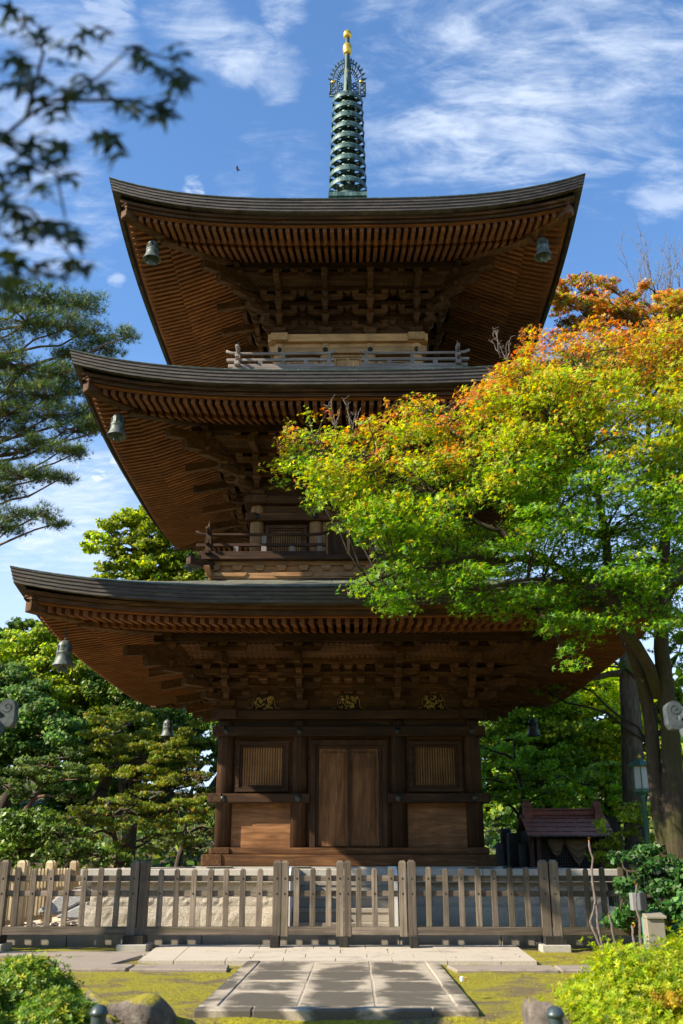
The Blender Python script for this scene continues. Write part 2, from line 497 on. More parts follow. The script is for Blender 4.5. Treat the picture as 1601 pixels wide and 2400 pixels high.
def bark(name, a, c2, mossy=0.0):
    m, t, b, n = mat(name)
    o = n('ShaderNodeTexCoord').outputs['Object']
    g = noise(t, n, o, 1.0, 8, 0.7, 0.8, (22, 22, 3.0))
    c = ramp(t, n, g, [(0.3, a), (0.7, c2)])
    if mossy:
        c = mixc(t, n, remap(t, n, noise(t, n, o, 1.3, 5, 0.6), 0.45, 0.6, 0, mossy), c, (0.05, 0.052, 0.008))
    t.links.new(c, b.inputs['Base Color'])
    b.inputs['Roughness'].default_value = 0.9
    bump(t, n, b, g, 1.0, 0.05)
    return m
BARK = bark('maple bark', (0.018, 0.012, 0.008), (0.095, 0.068, 0.042), 0.75)
BARKD = bark('dark bark', (0.03, 0.022, 0.016), (0.10, 0.075, 0.052))
BARKG = bark('grey twig bark', (0.10, 0.085, 0.07), (0.26, 0.22, 0.19))
BARKR = bark('red pine bark', (0.08, 0.045, 0.03), (0.22, 0.13, 0.085))
def leaf_mat(name, trans=0.45, rough=0.5, spec=0.35):
    m, t, b, n = mat(name)
    a = n('ShaderNodeAttribute', attribute_name='Col').outputs['Color']
    t.links.new(a, b.inputs['Base Color'])
    b.inputs['Roughness'].default_value = rough
    b.inputs['Specular IOR Level'].default_value = spec
    tr = n('ShaderNodeBsdfTranslucent')
    hs = n('ShaderNodeHueSaturation', i_Saturation=1.08, i_Value=1.5)
    t.links.new(a, hs.inputs['Color'])
    t.links.new(hs.outputs[0], tr.inputs['Color'])
    ms = n('ShaderNodeMixShader', i_Fac=trans)
    t.links.new(b.outputs[0], ms.inputs[1]); t.links.new(tr.outputs[0], ms.inputs[2])
    t.links.new(ms.outputs[0], t.nodes['Material Output'].inputs['Surface'])
    return m
LEAF = leaf_mat('thin leaf', 0.5)
LEAFG = leaf_mat('glossy leaf', 0.25, 0.45, 0.35)
NEEDLE = leaf_mat('pine needle', 0.15, 0.5, 0.4)
# ------------------------------------------------------------------ ground and paving
YC = 21.0                              # pagoda axis
def ground():
    xs = np.concatenate([[-400, -150, -60], np.linspace(-30, -8, 16), np.linspace(-7.5, 7.5, 90), np.linspace(8, 30, 16), [60, 150, 400]])
    ys = np.concatenate([[-60, -10], np.linspace(0, 7.4, 14), np.linspace(7.6, 15, 70), np.linspace(15.5, 40, 30), [60, 100, 200, 500]])
    X, Y = np.meshgrid(xs, ys)
    t = np.clip((Y - 7.75) / 0.8, 0, 1)
    Z = -0.62 + 0.575 * t * t * (3 - 2 * t)
    Z += 0.010 * (np.sin(X * 3.1 + Y * 1.3) + np.sin(Y * 4.2 - X * 2.1) + np.sin(X * 7.7 + 1.3) * np.sin(Y * 6.1)) * (Y < 15) * (np.abs(X) < 8) * 0.7
    hill = np.clip((Y - 27) / 30, 0, 1) * 5.0 + np.clip((np.abs(X) - 9) / 20, 0, 1) * 2.0 * (Y > 18)
    Z = Z + np.where(Y < 200, hill, 3)
    mb = MB()
    mb.grid([[(X[i, j], Y[i, j], Z[i, j]) for j in range(len(xs))] for i in range(len(ys))])
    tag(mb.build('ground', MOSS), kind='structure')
ground()
def jbox(mb, x0, x1, y0, y1, z0, z1, g=0.006):
    """one stone slab with its joint left open"""
    mb.box(x0 + g, x1 - g, y0 + g, y1 - g, z0, z1)
def paving():
    # cross slab in front of the gate
    mb = MB()
    ys = [12.60, 13.05, 13.62, 14.36, 15.02]
    rr = random.Random(3)
    for j in range(4):
        f0, f1 = (ys[j] - 12.6) / 2.45, (ys[j + 1] - 12.6) / 2.45
        l0, l1 = -2.50 - 0.20 * f0, -2.50 - 0.20 * f1
        r0, r1 = 2.27 + 0.12 * f0, 2.27 + 0.12 * f1
        cuts = [0.0, 0.09] + [0.09 + (k + (0.5 if j % 2 else 0) + rr.uniform(-.1, .1)) * 0.82 / 6 for k in range(1, 6)] + [0.91, 1.0]
        for a, b in zip(cuts[:-1], cuts[1:]):
            g = 0.005
            q = [(l0 + (r0 - l0) * a + g, ys[j] + g), (l0 + (r0 - l0) * b - g, ys[j] + g), (l1 + (r1 - l1) * b - g, ys[j + 1] - g), (l1 + (r1 - l1) * a + g, ys[j + 1] - g)]
            mb.hexa([(x, y, -0.11) for x, y in q], [(x, y, 0.0) for x, y in q])
    tag(mb.build('pavement', PAVE), kind='structure')
    # the path: two kerb strips and three rows of slabs, each course of its own tone
    mb = MB(); mk = MB(); mj = MB()
    ed = [8.72, 9.72, 10.55, 11.5, 12.585]
    for n_, (c0, c1) in enumerate(((-1.02, -0.37), (-0.37, 0.27), (0.27, 0.925))):
        ys = [ed[0]] + [v + (0.0, .12, -.08)[n_] * (v < 12) for v in ed[1:]]
        for y0, y1 in zip(ys[:-1], ys[1:]):
            jbox(mb, c0, c1, y0, y1, -0.14, -0.001 + random.uniform(-.004, .003), 0.007)
    for y0, y1 in ((8.72, 10.6), (10.6, 12.585)):
        jbox(mk, -1.19, -1.02, y0, y1, -0.16, 0.004, .005)
        jbox(mk, 0.925, 1.09, y0, y1, -0.16, 0.004, .005)
    for x0, x1 in ((-1.19, -0.72), (-0.72, 0.72), (0.72, 1.09)):
        jbox(mk, x0, x1, 8.50, 8.72, -0.66, 0.004, .004)
    mj.box(-1.185, 1.085, 8.53, 12.58, -0.2, -0.007)
    tag(mb.build('path', PATH, bevel=0.006), kind='structure')
    tag(mk.build('path_kerb', PATH, bevel=0.010), kind='structure')
    tag(mj.build('path_joints', MORTAR), kind='structure')
    # darker slab walks on the moss, left and right
    mb = MB()
    for q in ([(-1.32, 11.75), (-1.36, 12.28), (-2.45, 12.30), (-2.42, 11.8)], [(-2.46, 11.8), (-2.47, 12.32), (-3.9, 12.35), (-3.9, 11.85)],
              [(-2.75, 12.33), (-2.62, 13.5), (-3.6, 13.5), (-3.75, 12.36)], [(-2.6, 13.52), (-2.55, 14.0), (-4.55, 14.05), (-4.55, 13.55)], [(-4.58, 13.55), (-4.58, 14.05), (-6.5, 14.1), (-6.5, 13.6)],
              [(1.22, 11.72), (2.36, 11.75), (2.37, 12.26), (1.16, 12.25)], [(2.39, 11.75), (4.6, 11.8), (4.6, 12.3), (2.40, 12.26)]):
        q = q if (q[1][0] - q[0][0]) * (q[2][1] - q[0][1]) - (q[1][1] - q[0][1]) * (q[2][0] - q[0][0]) > 0 else q[::-1]
        mb.hexa([(x, y, -0.2) for x, y in q], [(x, y, -0.012) for x, y in q])
    tag(mb.build('stepping_slabs', SLAB, bevel=0.012), kind='structure')
    # kerb behind the fence and the gravel bed it holds
    mb = MB()
    xs = [-7.5, -5.0, -4.05, -2.1, -0.98, 0.75, 2.2, 3.7, 5.6]
    for a, b in zip(xs[:-1], xs[1:]):
        jbox(mb, a, b, 15.04, 15.26, -0.2, 0.125)
    tag(mb.build('kerb', GRANK, bevel=0.008), kind='structure')
paving()

def gravel():
    mb = MB()
    rr = np.random.default_rng(5)
    for k in range(420):
        x, y = rr.uniform(-6.3, -4.2), rr.uniform(15.35, 19.0)
        r = rr.uniform(0.03, 0.085)
        ph = rr.uniform(0, 6.28, 6)
        mb.lathe([(0, -r * .5), (r, -r * .2), (r * .8, r * .45), (0, r * .6)], 6, (x, y, 0.06))
    m = flat('pale gravel', (0.52, 0.44, 0.34), 0.9, 0.4, 5)
    mb.box(-6.6, 6.2, 15.262, 16.2, -0.15, 0.04)
    mb.box(-6.6, -4.2, 16.2, 25, -0.15, 0.04)
    tag(mb.build('gravel', m), kind='stuff')
gravel()

# ------------------------------------------------------------------ stone platform with steps
def platform():
    t = thing('stone_platform', 'granite platform of rough faced blocks with a flight of steps under the pagoda', 'platform', (0, YC, 0))
    mb = MB(); h = 4.22
    # rough courses, each block with its own broken face
    def course(z0, z1, hh, parts):
        for k in range(4):
            n = parts
            for i in range(n):
                a, b = -hh + 2 * hh * i / n, -hh + 2 * hh * (i + 1) / n
                m, nn = 14, 6
                rows = []
                for r_ in range(nn + 1):
                    row = []
                    for c_ in range(m + 1):
                        x = a + 0.004 + (b - a - 0.008) * c_ / m
                        z = z0 + 0.004 + (z1 - z0 - 0.008) * r_ / nn
                        edge = c_ in (0, m) or r_ in (0, nn)
                        y = -hh - (0.0 if edge else random.uniform(0.006, 0.028))
                        p = Vector((x, y, z)); p.rotate(Matrix.Rotation(k * math.pi / 2, 3, 'Z'))
                        row.append(p)
                    rows.append(row)
                mb.grid(rows, smooth=False)
        mb.box(-hh + .002, hh - .002, -hh + .002, hh - .002, z0, z1 - 0.002)
    course(-0.15, 0.44, 4.30, 9)
    course(0.44, 0.80, 4.21, 8)
    mb.build('block_course', GRANR, t)
    mb = MB()
    for k in range(4):
        rot = Matrix.Rotation(k * math.pi / 2, 3, 'Z')
        for i in range(8):
            L = 4.36
            a, b = -L + 2 * L * i / 8, -L + 2 * L * (i + 1) / 8
            lo = [(a + .003 if i else -L + .6, -L + 0.6), (b - .003 if i < 7 else L - .6, -L + 0.6)]
            q = [Vector(p) for p in ((a + .003, -L, 0.80), (b - .003, -L, 0.80), (lo[1][0], lo[1][1], 0.80), (lo[0][0], lo[0][1], 0.80))]
            q2 = [p + Vector((0, 0, 0.205)) for p in q]
            mb.hexa([rot @ p for p in q], [rot @ p for p in q2])
    mb.build('coping', GRAN, t, bevel=0.01)
    mb = MB()
    mb.box(-3.77, 3.77, -3.77, 3.77, 0.80, 0.985)
    mb.build('deck', GRAN, t)
    mb = MB()
    mb.box(-2.74, 2.74, -2.74, 2.74, 0.985, 1.035)
    for k in range(4):
        rot = Matrix.Rotation(k * math.pi / 2, 3, 'Z')
        for x in (-2.33, -0.93, 0.93, 2.33):
            c = rot @ Vector((x, -2.60, 1.01))
            mb.box(c.x - .24, c.x + .24, c.y - .24, c.y + .24, 1.035, 1.04)
    mb.build('base_course', GRAN, t)
    mb = MB()
    for i in range(5):
        z1 = 0.80 - 0.185 * i + 0.02
        y0 = -4.40 - 0.30 * (i + 0) - 0.3
        mb.box(-0.84, 0.63, y0, -4.30, z1 - 0.185, z1 - 0.003)
        mb.box(-0.845, 0.635, y0 - 0.02, y0 + 0.32, z1 - 0.06, z1)
    for s_ in (0,):
        pass
    mb.build('step', GRANK, t, bevel=0.006)
    for x in (-0.945, 0.64):
        mb = MB()
        mb.box(x, x + 0.095, -5.82, -4.305, -0.12, 0.22)
        mb.prism([(-5.82, 0.22), (-4.305, 0.22), (-4.305, 1.045), (-5.55, 1.045), (-5.82, 0.9)], x + .0005, x + .0945, axis='x')
        mb.build('cheek_wall', GRANW, t)
platform()

# ------------------------------------------------------------------ the pagoda
PAG = thing('pagoda', 'dark timber three storey pagoda with upswept eaves and a tall ringed spire', 'pagoda', (0, YC, 0))
HALF = math.pi / 2
TIERS = [dict(h=5.64, ze=5.41, rc=0.37, kz=4.91, uw=2.33, up=3.33, zd=3.84, zin=6.36, hin=2.72, colr=.16, inner=.93),
         dict(h=5.19, ze=9.69, rc=0.47, kz=9.21, uw=1.92, up=2.93, zd=8.37, zin=10.95, hin=2.35, colr=.145, inner=.68),
         dict(h=4.87, ze=13.78, rc=0.57, kz=13.36, uw=1.57, up=2.49, zd=12.48, zin=16.75, hin=0.42, colr=.135, inner=.51)]
def four(o):
    """the same part on the other three sides"""
    for k in (1, 2, 3):
        clone(o, o.parent, rz=k * HALF)
def sides(name, mb, m, parent, bevel=0.0):
    o = mb.build(name, m, parent, bevel)
    four(o)
    return o
def rise(T, x, u):
    return T['rc'] * min(1.0, abs(x) / T['h']) ** 3.2 * max(0.0, min(1.0, (u - T['uw']) / (T['h'] - T['uw'])))

rafter_jobs = []                      # (score, mesh data) of every rafter; the largest become parts of their own
def roof(ti):
    T = TIERS[ti]; h, ze, rc = T['h'], T['ze'], T['rc']
    SS = [math.sin(a) for a in np.linspace(-HALF, HALF, 41)]
    # upper sheet
    mb = MB()
    for k in range(4):
        rot = Matrix.Rotation(k * HALF, 3, 'Z')
        rows = []
        for v in np.linspace(0, 1, 15):
            wv = h + (T['hin'] - h) * v
            zb = ze + (T['zin'] - ze) * ((0.9 * v + 0.1 * v * v) if ti == 0 else (0.72 * v + 0.28 * v * v))
            rows.append([rot @ Vector((s * wv, -wv, zb + rc * abs(s) ** 3.2 * (1 - v) ** 2)) for s in SS])
        mb.grid(rows)
    rf = mb.build('roof', ROOF, PAG)
    # layered edge
    mb = MB()
    prof = [(0.0, 0.0), (-0.012, -0.03), (0.004, -0.032), (0.004, -0.088), (0.02, -0.09), (0.02, -0.15), (0.036, -0.152), (0.036, -0.212), (0.052, -0.214), (0.052, -0.272), (0.20, -0.285)]
    for k in range(4):
        rot = Matrix.Rotation(k * HALF, 3, 'Z')
        rows = []
        for du, dz in prof:
            u = h - du
            rows.append([rot @ Vector((s * u, -u, ze + rc * abs(s) ** 3.2 + dz)) for s in SS])
        mb.grid(rows, smooth=False)
    mb.build('eave_edge', EDGE, rf)
    mb = MB()
    for k in range(4):
        rot = Matrix.Rotation(k * HALF, 3, 'Z')
        lip = [(h - 0.006, 0.002), (h + 0.014, -0.001), (h + 0.014, -0.013), (h - 0.006, -0.014)]
        mb.grid([[rot @ Vector((s * u, -u, ze + rc * abs(s) ** 3.2 + dz)) for s in SS] for u, dz in lip], smooth=False)
    mb.build('roof_lip', VERD, rf)
    # boards under the edge
    for nm, prof, m in (('eave_board', [(0.20, -0.283), (0.20, -0.345), (0.26, -0.35), (0.26, -0.40), (0.34, -0.402)], W['brkX']),
                        ('rafter_tie', [(0.265, -0.40), (0.265, -0.462), (0.36, -0.464), (0.36, -0.40)], W['raftX'])):
        mb = MB()
        rows = [[Vector((s * (h - du), -(h - du), ze + rise(T, s * (h - du), h - du) + dz)) for s in SS] for du, dz in prof]
        mb.grid(rows, smooth=False)
        o = mb.build(nm, m, rf); four(o)
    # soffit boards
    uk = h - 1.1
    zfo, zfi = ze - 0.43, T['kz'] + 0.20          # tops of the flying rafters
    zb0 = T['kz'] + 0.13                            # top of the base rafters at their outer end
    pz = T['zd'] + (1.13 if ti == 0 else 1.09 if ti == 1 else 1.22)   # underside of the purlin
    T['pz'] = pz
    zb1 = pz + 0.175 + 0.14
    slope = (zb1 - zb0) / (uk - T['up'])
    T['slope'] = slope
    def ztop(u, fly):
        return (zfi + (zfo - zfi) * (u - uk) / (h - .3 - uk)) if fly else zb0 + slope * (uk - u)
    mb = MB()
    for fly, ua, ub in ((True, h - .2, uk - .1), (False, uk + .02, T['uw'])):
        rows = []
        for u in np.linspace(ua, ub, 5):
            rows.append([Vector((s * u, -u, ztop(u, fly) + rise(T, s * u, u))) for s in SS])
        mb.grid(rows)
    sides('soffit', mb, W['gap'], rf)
    # tie over the ends of the base rafters
    mb = MB()
    rows = []
    for u, dz in ((uk + .05, 0.0), (uk + .05, 0.085), (uk - .08, 0.085), (uk - .08, 0.0), (uk + .05, 0.0)):
        rows.append([Vector((s * u, -u, zb0 + 0.003 + dz + rise(T, s * u, u))) for s in SS])
    mb.grid(rows, smooth=False)
    sides('lower_rafter_tie', mb, W['raftX'], rf)
    # rafters
    sp, wd, ht = 0.152, 0.078, 0.145
    n = int((h - .45) / sp)
    for k in range(4):
        for i in range(-n, n + 1):
            x = (i + 0.0) * sp + (0.0 if False else 0.0)
            for fly, uo, ui in ((True, h - .34 - (.0), uk - .06), (False, uk + .04, T['up'] - .45)):
                a = max(ui, abs(x) + 0.08)
                if uo - a < 0.08: continue
                rings = []
                for u in (a, (a + uo) / 2, uo):
                    zt = ztop(u, fly) - 0.001 + rise(T, x, u)
                    rings.append([(x - wd / 2, -u, zt - ht), (x + wd / 2, -u, zt - ht), (x + wd / 2, -u, zt), (x - wd / 2, -u, zt)])
                vs = [p for r_ in rings for p in r_]
                fs = [(3, 2, 1, 0), (8, 9, 10, 11)] + [(b * 4 + q, b * 4 + (q + 1) % 4, b * 4 + 4 + (q + 1) % 4, b * 4 + 4 + q) for b in (0, 1) for q in range(4)]
                rot = Matrix.Rotation(k * HALF, 3, 'Z')
                pts = [px(Vector((0, YC, 0)) + rot @ Vector(p)) for p in (rings[0][0], rings[0][1], rings[2][1], rings[2][0])]
                ar = abs(sum(pts[q][0] * pts[(q + 1) % 4][1] - pts[(q + 1) % 4][0] * pts[q][1] for q in range(4))) / 2
                cxp = sum(p[0] for p in pts) / 4
                if k == 2 or (cxp > 800 and ti < 2): ar *= 0.02
                rafter_jobs.append((ar, ti, k, vs, fs, fly))
    # hip rafters: the lower one to the tie, the upper one on to the tip
    mb = MB()
    dg = lambda u, z: Vector((-u, -u, z))
    def hip(mb, ua, ub, zf, wd, ht, taper=0):
        us = np.linspace(ua, ub, 9)
        rings = []
        sd = Vector((1, -1, 0)).normalized() * wd / 2
        for u in us:
            z = zf(u) + rise(T, u, u)
            c = dg(u, z)
            rings.append([c - sd, c + sd, c + sd + Vector((0, 0, ht)), c - sd + Vector((0, 0, ht))])
        vs = [p for r_ in rings for p in r_]
        mb.add(vs, [(3, 2, 1, 0), tuple(len(vs) - 4 + q for q in range(4))] + [(b * 4 + q, b * 4 + (q + 1) % 4, b * 4 + 4 + (q + 1) % 4, b * 4 + 4 + q) for b in range(len(us) - 1) for q in range(4)])
    hip(mb, T['uw'] + .3, uk + .13, lambda u: ztop(u, False) - 0.20, 0.20, 0.24)
    hip(mb, uk - .3, h - .27, lambda u: ztop(u, True) - 0.205, 0.20, 0.26)
    hip(mb, h - .46, h - .25, lambda u: ztop(u, True) + 0.052, 0.24, 0.035)
    o = mb.build('hip_rafter', W['greyX'] if False else W['brkX'], rf, bevel=0.012)
    four(o)
    return rf
ROOFS = [roof(i) for i in range(3)]
rafter_jobs.sort(key=lambda j: -j[0])
rest = MB()
for n_, (ar, ti, k, vs, fs, fly) in enumerate(rafter_jobs):
    if n_ < 100:
        me = bpy.data.meshes.new('rafter')
        me.from_pydata(vs, [], fs)
        me.materials.append(W['raftY'])
        o = link(bpy.data.objects.new('rafter', me), ROOFS[ti])
        o.rotation_euler = (0, 0, k * HALF)
    else:
        rot = Matrix.Rotation(k * HALF, 3, 'Z')
        rest.add([rot @ Vector(p) for p in vs], fs, mi=k % 2)
tag(rest.build('rafter', [W['raftY'], W['raftX']], PAG), kind='stuff')

def tblock(mb, x, v, z0, z1, wd, dp=None):
    """bearing block: straight upper half, tapered lower half (v is measured outward)"""
    dp = dp or wd
    zm = z0 + (z1 - z0) * 0.5
    k = 0.62
    f = lambda z, q: [(x - wd * q / 2, -v - dp * q / 2, z), (x + wd * q / 2, -v - dp * q / 2, z), (x + wd * q / 2, -v + dp * q / 2, z), (x - wd * q / 2, -v + dp * q / 2, z)]
    mb.hexa(f(z0, k), f(zm, 1.0))
    mb.hexa(f(zm, 1.0), f(z1, 1.0))
def arm_x(mb, x, v, z0, z1, half, wd=0.11):
    r = min(0.12, (z1 - z0) * 0.95)
    pl = [(x - half, z1), (x - half, z0 + r), (x - half + r * .35, z0 + r * .3), (x - half + r, z0), (x + half - r, z0), (x + half - r * .35, z0 + r * .3), (x + half, z0 + r), (x + half, z1)]
    mb.prism(pl, -v - wd / 2, -v + wd / 2)
def arm_v(mb, x, v0, v1, z0, z1, wd=0.11):
    r = min(0.12, (z1 - z0) * 0.95)
    pl = [(-v1, z1), (-v1, z0 + r), (-v1 + r * .35, z0 + r * .3), (-v1 + r, z0), (-v0, z0), (-v0, z1)]
    mb.prism(pl, x - wd / 2, x + wd / 2, axis='x')
def front_set(mb, T, tail=True, x=0.0):
    """three stepped bracket set; local origin at the column head, outward = -y"""
    H = T['pz'] - T['zd']; s = (T['up'] - T['uw']) / 3; k = H / 1.13
    Z = lambda z: z * k
    tblock(mb, x, 0, 0, Z(.20), .30)
    arm_x(mb, x, 0, Z(.19), Z(.30), .42)
    arm_v(mb, x, 0, s + .08, Z(.192), Z(.30))
    for xx in (-.34, .34): tblock(mb, x + xx, 0, Z(.30), Z(.40), .17)
    tblock(mb, x, s, Z(.30), Z(.40), .18)
    tblock(mb, x, 0, Z(.30), Z(.40), .172)
    arm_x(mb, x, s, Z(.395), Z(.50), .42)
    arm_v(mb, x, 0, 2 * s + .08, Z(.392), Z(.50))
    for xx in (-.34, .34): tblock(mb, x + xx, s, Z(.50), Z(.60), .17)
    tblock(mb, x, 2 * s, Z(.50), Z(.60), .18)
    arm_x(mb, x, 2 * s, Z(.595), Z(.70), .42)
    arm_v(mb, x, 0, 2 * s + .16, Z(.592), Z(.70))
    for xx in (-.34, 0, .34): tblock(mb, x + xx, 2 * s, Z(.70), Z(.80), .17)
    if tail:
        sl = -0.17
        v0, v1 = -.1, 3 * s + .60
        zb = lambda v: Z(.80) + sl * (v - 2 * s)
        mb.prism([(-v0, zb(v0)), (-v0, zb(v0) + .17), (-v1, zb(v1) + .17), (-v1 + .015, zb(v1))][::-1], x - .062, x + .062, axis='x')
        tblock(mb, x, 3 * s, zb(3 * s) + .165, Z(.99), .175)
    arm_x(mb, x, 3 * s, Z(.945), Z(1.04), .44)
    for xx in (-.36, 0, .36): tblock(mb, x + xx, 3 * s, Z(1.04), Z(1.128), .17)
def corner_set(mb, T):
    """front set plus the diagonal arms and the two diagonal tails at the left front corner"""
    H = T['pz'] - T['zd']; s = (T['up'] - T['uw']) / 3; k = H / 1.13
    front_set(mb, T)
    base = MB(); front_set(base, T)
    rot = Matrix.Rotation(-HALF, 3, 'Z')
    mb.add([(rot @ Vector(p)) * .985 + Vector((0, 0, .006 + .015 * p[2])) for p in base.v], base.f)
    dv = Vector((-1, -1, 0)).normalized()
    q2 = math.sqrt(2)
    for n_, (z0, z1) in enumerate(((.19, .31), (.39, .51), (.59, .71))):
        v1 = (n_ + 1) * s * q2 + .12
        mb.beam(Vector((0, 0, k * (z0 + z1) / 2)), dv * v1 + Vector((0, 0, k * (z0 + z1) / 2)), .15, k * (z1 - z0) + .002)
        c = dv * ((n_ + 1) * s * q2)
        tblock(mb, c.x, -c.y, k * z1, k * (z1 + .09), .21)
    for zt, v1 in ((.80, 3 * s * q2 + .52), (1.0, 3 * s * q2 + .95)):
        a = Vector((0, 0, k * zt + .30 * .17 * 2 + .1)); b = dv * v1 + Vector((0, 0, k * zt - .17 * (v1 - 2 * s * q2) + .08))
        mb.beam(a, b, .16, .19)
        c = dv * (3 * s * q2)
    c = dv * (3 * s * q2)
    # the little stacked corner post under the crossing purlins
    tblock(mb, c.x, -c.y, k * .98, k * 1.128, .26)

def brackets(ti):
    T = TIERS[ti]; uw, zd, pz, up = T['uw'], T['zd'], T['pz'], T['up']
    s = (up - uw) / 3; H = pz - zd; k = H / 1.13
    fr = MB()
    L = uw
    # wall beams and board
    fr.box(-L + .003, L - .003, -uw - .02, -uw + .05, zd, pz + .2)
    for z0, z1, v in ((.40, .50, 0), (.62, .72, 0), (.84, .95, 0), (.602, .69, s), (.80, .90, 2 * s)):
        e = uw + v + .1
        fr.box(-e, e, -uw - v - .05, -uw - v + .05, zd + z0 * k, zd + z1 * k)
    # intermediate block stacks in every bay
    ins = T['inner']
    for bx in (-(uw + ins) / 2, 0, (uw + ins) / 2):
        bay = (uw - ins) / 2 if bx else ins
        xs = (0,) if bay < .75 else (-.0, -.28, .28)
        xs = (0, -.24, .24) if bay > .8 else (0,)
        for q in xs:
            x = bx + q
            for z0, v in ((.30, 0), (.52, 0), (.74, 0), (.50, s), (.70, 2 * s)):
                tblock(fr, x, uw + v, zd + z0 * k, zd + (z0 + .10) * k, .165)
    # dark ceilings between the steps
    fr.box(-uw - 2 * s + .01, uw + 2 * s - .01, -uw - 2 * s + .01, -uw, zd + .905 * k, zd + .92 * k)
    # ribbed cove from the second step to the purlin
    for a, b in ((2 * s, 3 * s),):
        e0, e1 = uw + a, uw + b
        y0, y1, z0, z1 = -uw - a - .05, -uw - b + .05, zd + .90 * k, pz - .01
        fr.add([(-e0, y0, z0), (e0, y0, z0), (e1, y1, z1), (-e1, y1, z1)], [(0, 1, 2, 3)])
        n = int(2 * e0 / .105)
        for i in range(n + 1):
            x = -e0 + 2 * e0 * i / n
            fr.beam((x, y0, z0 - .012), (x, y1, z1 - .012), .035, .03)
    sides('bracket_frieze', fr, W['brkX'], PAG)
    # bracket sets on the two inner columns of each side, and on the corners
    for x in (-ins, ins):
        mb = MB(); front_set(mb, T)
        mb.v = [(p[0] + x, p[1] - uw, p[2] + zd) for p in mb.v]
        sides('bracket_set', mb, W['brkX'], PAG, bevel=0.006)
    mb = MB(); corner_set(mb, T)
    mb.v = [(p[0] - uw, p[1] - uw, p[2] + zd) for p in mb.v]
    sides('corner_bracket_set', mb, W['brkX'], PAG, bevel=0.006)
    # purlin under the rafters, crossing at the corners
    mb = MB()
    mb.box(-up - .30, up + .30, -up - .075, -up + .075, pz, pz + .17)
    o = mb.build('purlin', W['darkX'], PAG, bevel=0.008)
    for q in (1, 2, 3):
        c = clone(o, PAG, rz=q * HALF)
        if q % 2: c.location.z = 0.006
for i in range(3): brackets(i)

def nail(parent, x, y, z, r=0.062):
    mb = MB()
    pr = [(0, 0.035), (r * .45, 0.03), (r * .6, 0.018), (r * .62, 0.012), (r, 0.008), (r, 0.0)]
    n = 14
    vs = [(x + q * math.cos(2 * math.pi * k / n), y - d, z + q * math.sin(2 * math.pi * k / n)) for q, d in pr for k in range(n)]
    mb.add(vs, [(i * n + k, (i + 1) * n + k, (i + 1) * n + (k + 1) % n, i * n + (k + 1) % n) for i in range(len(pr) - 1) for k in range(n)], True)
    return mb.build('nail_cover', IRON, parent)

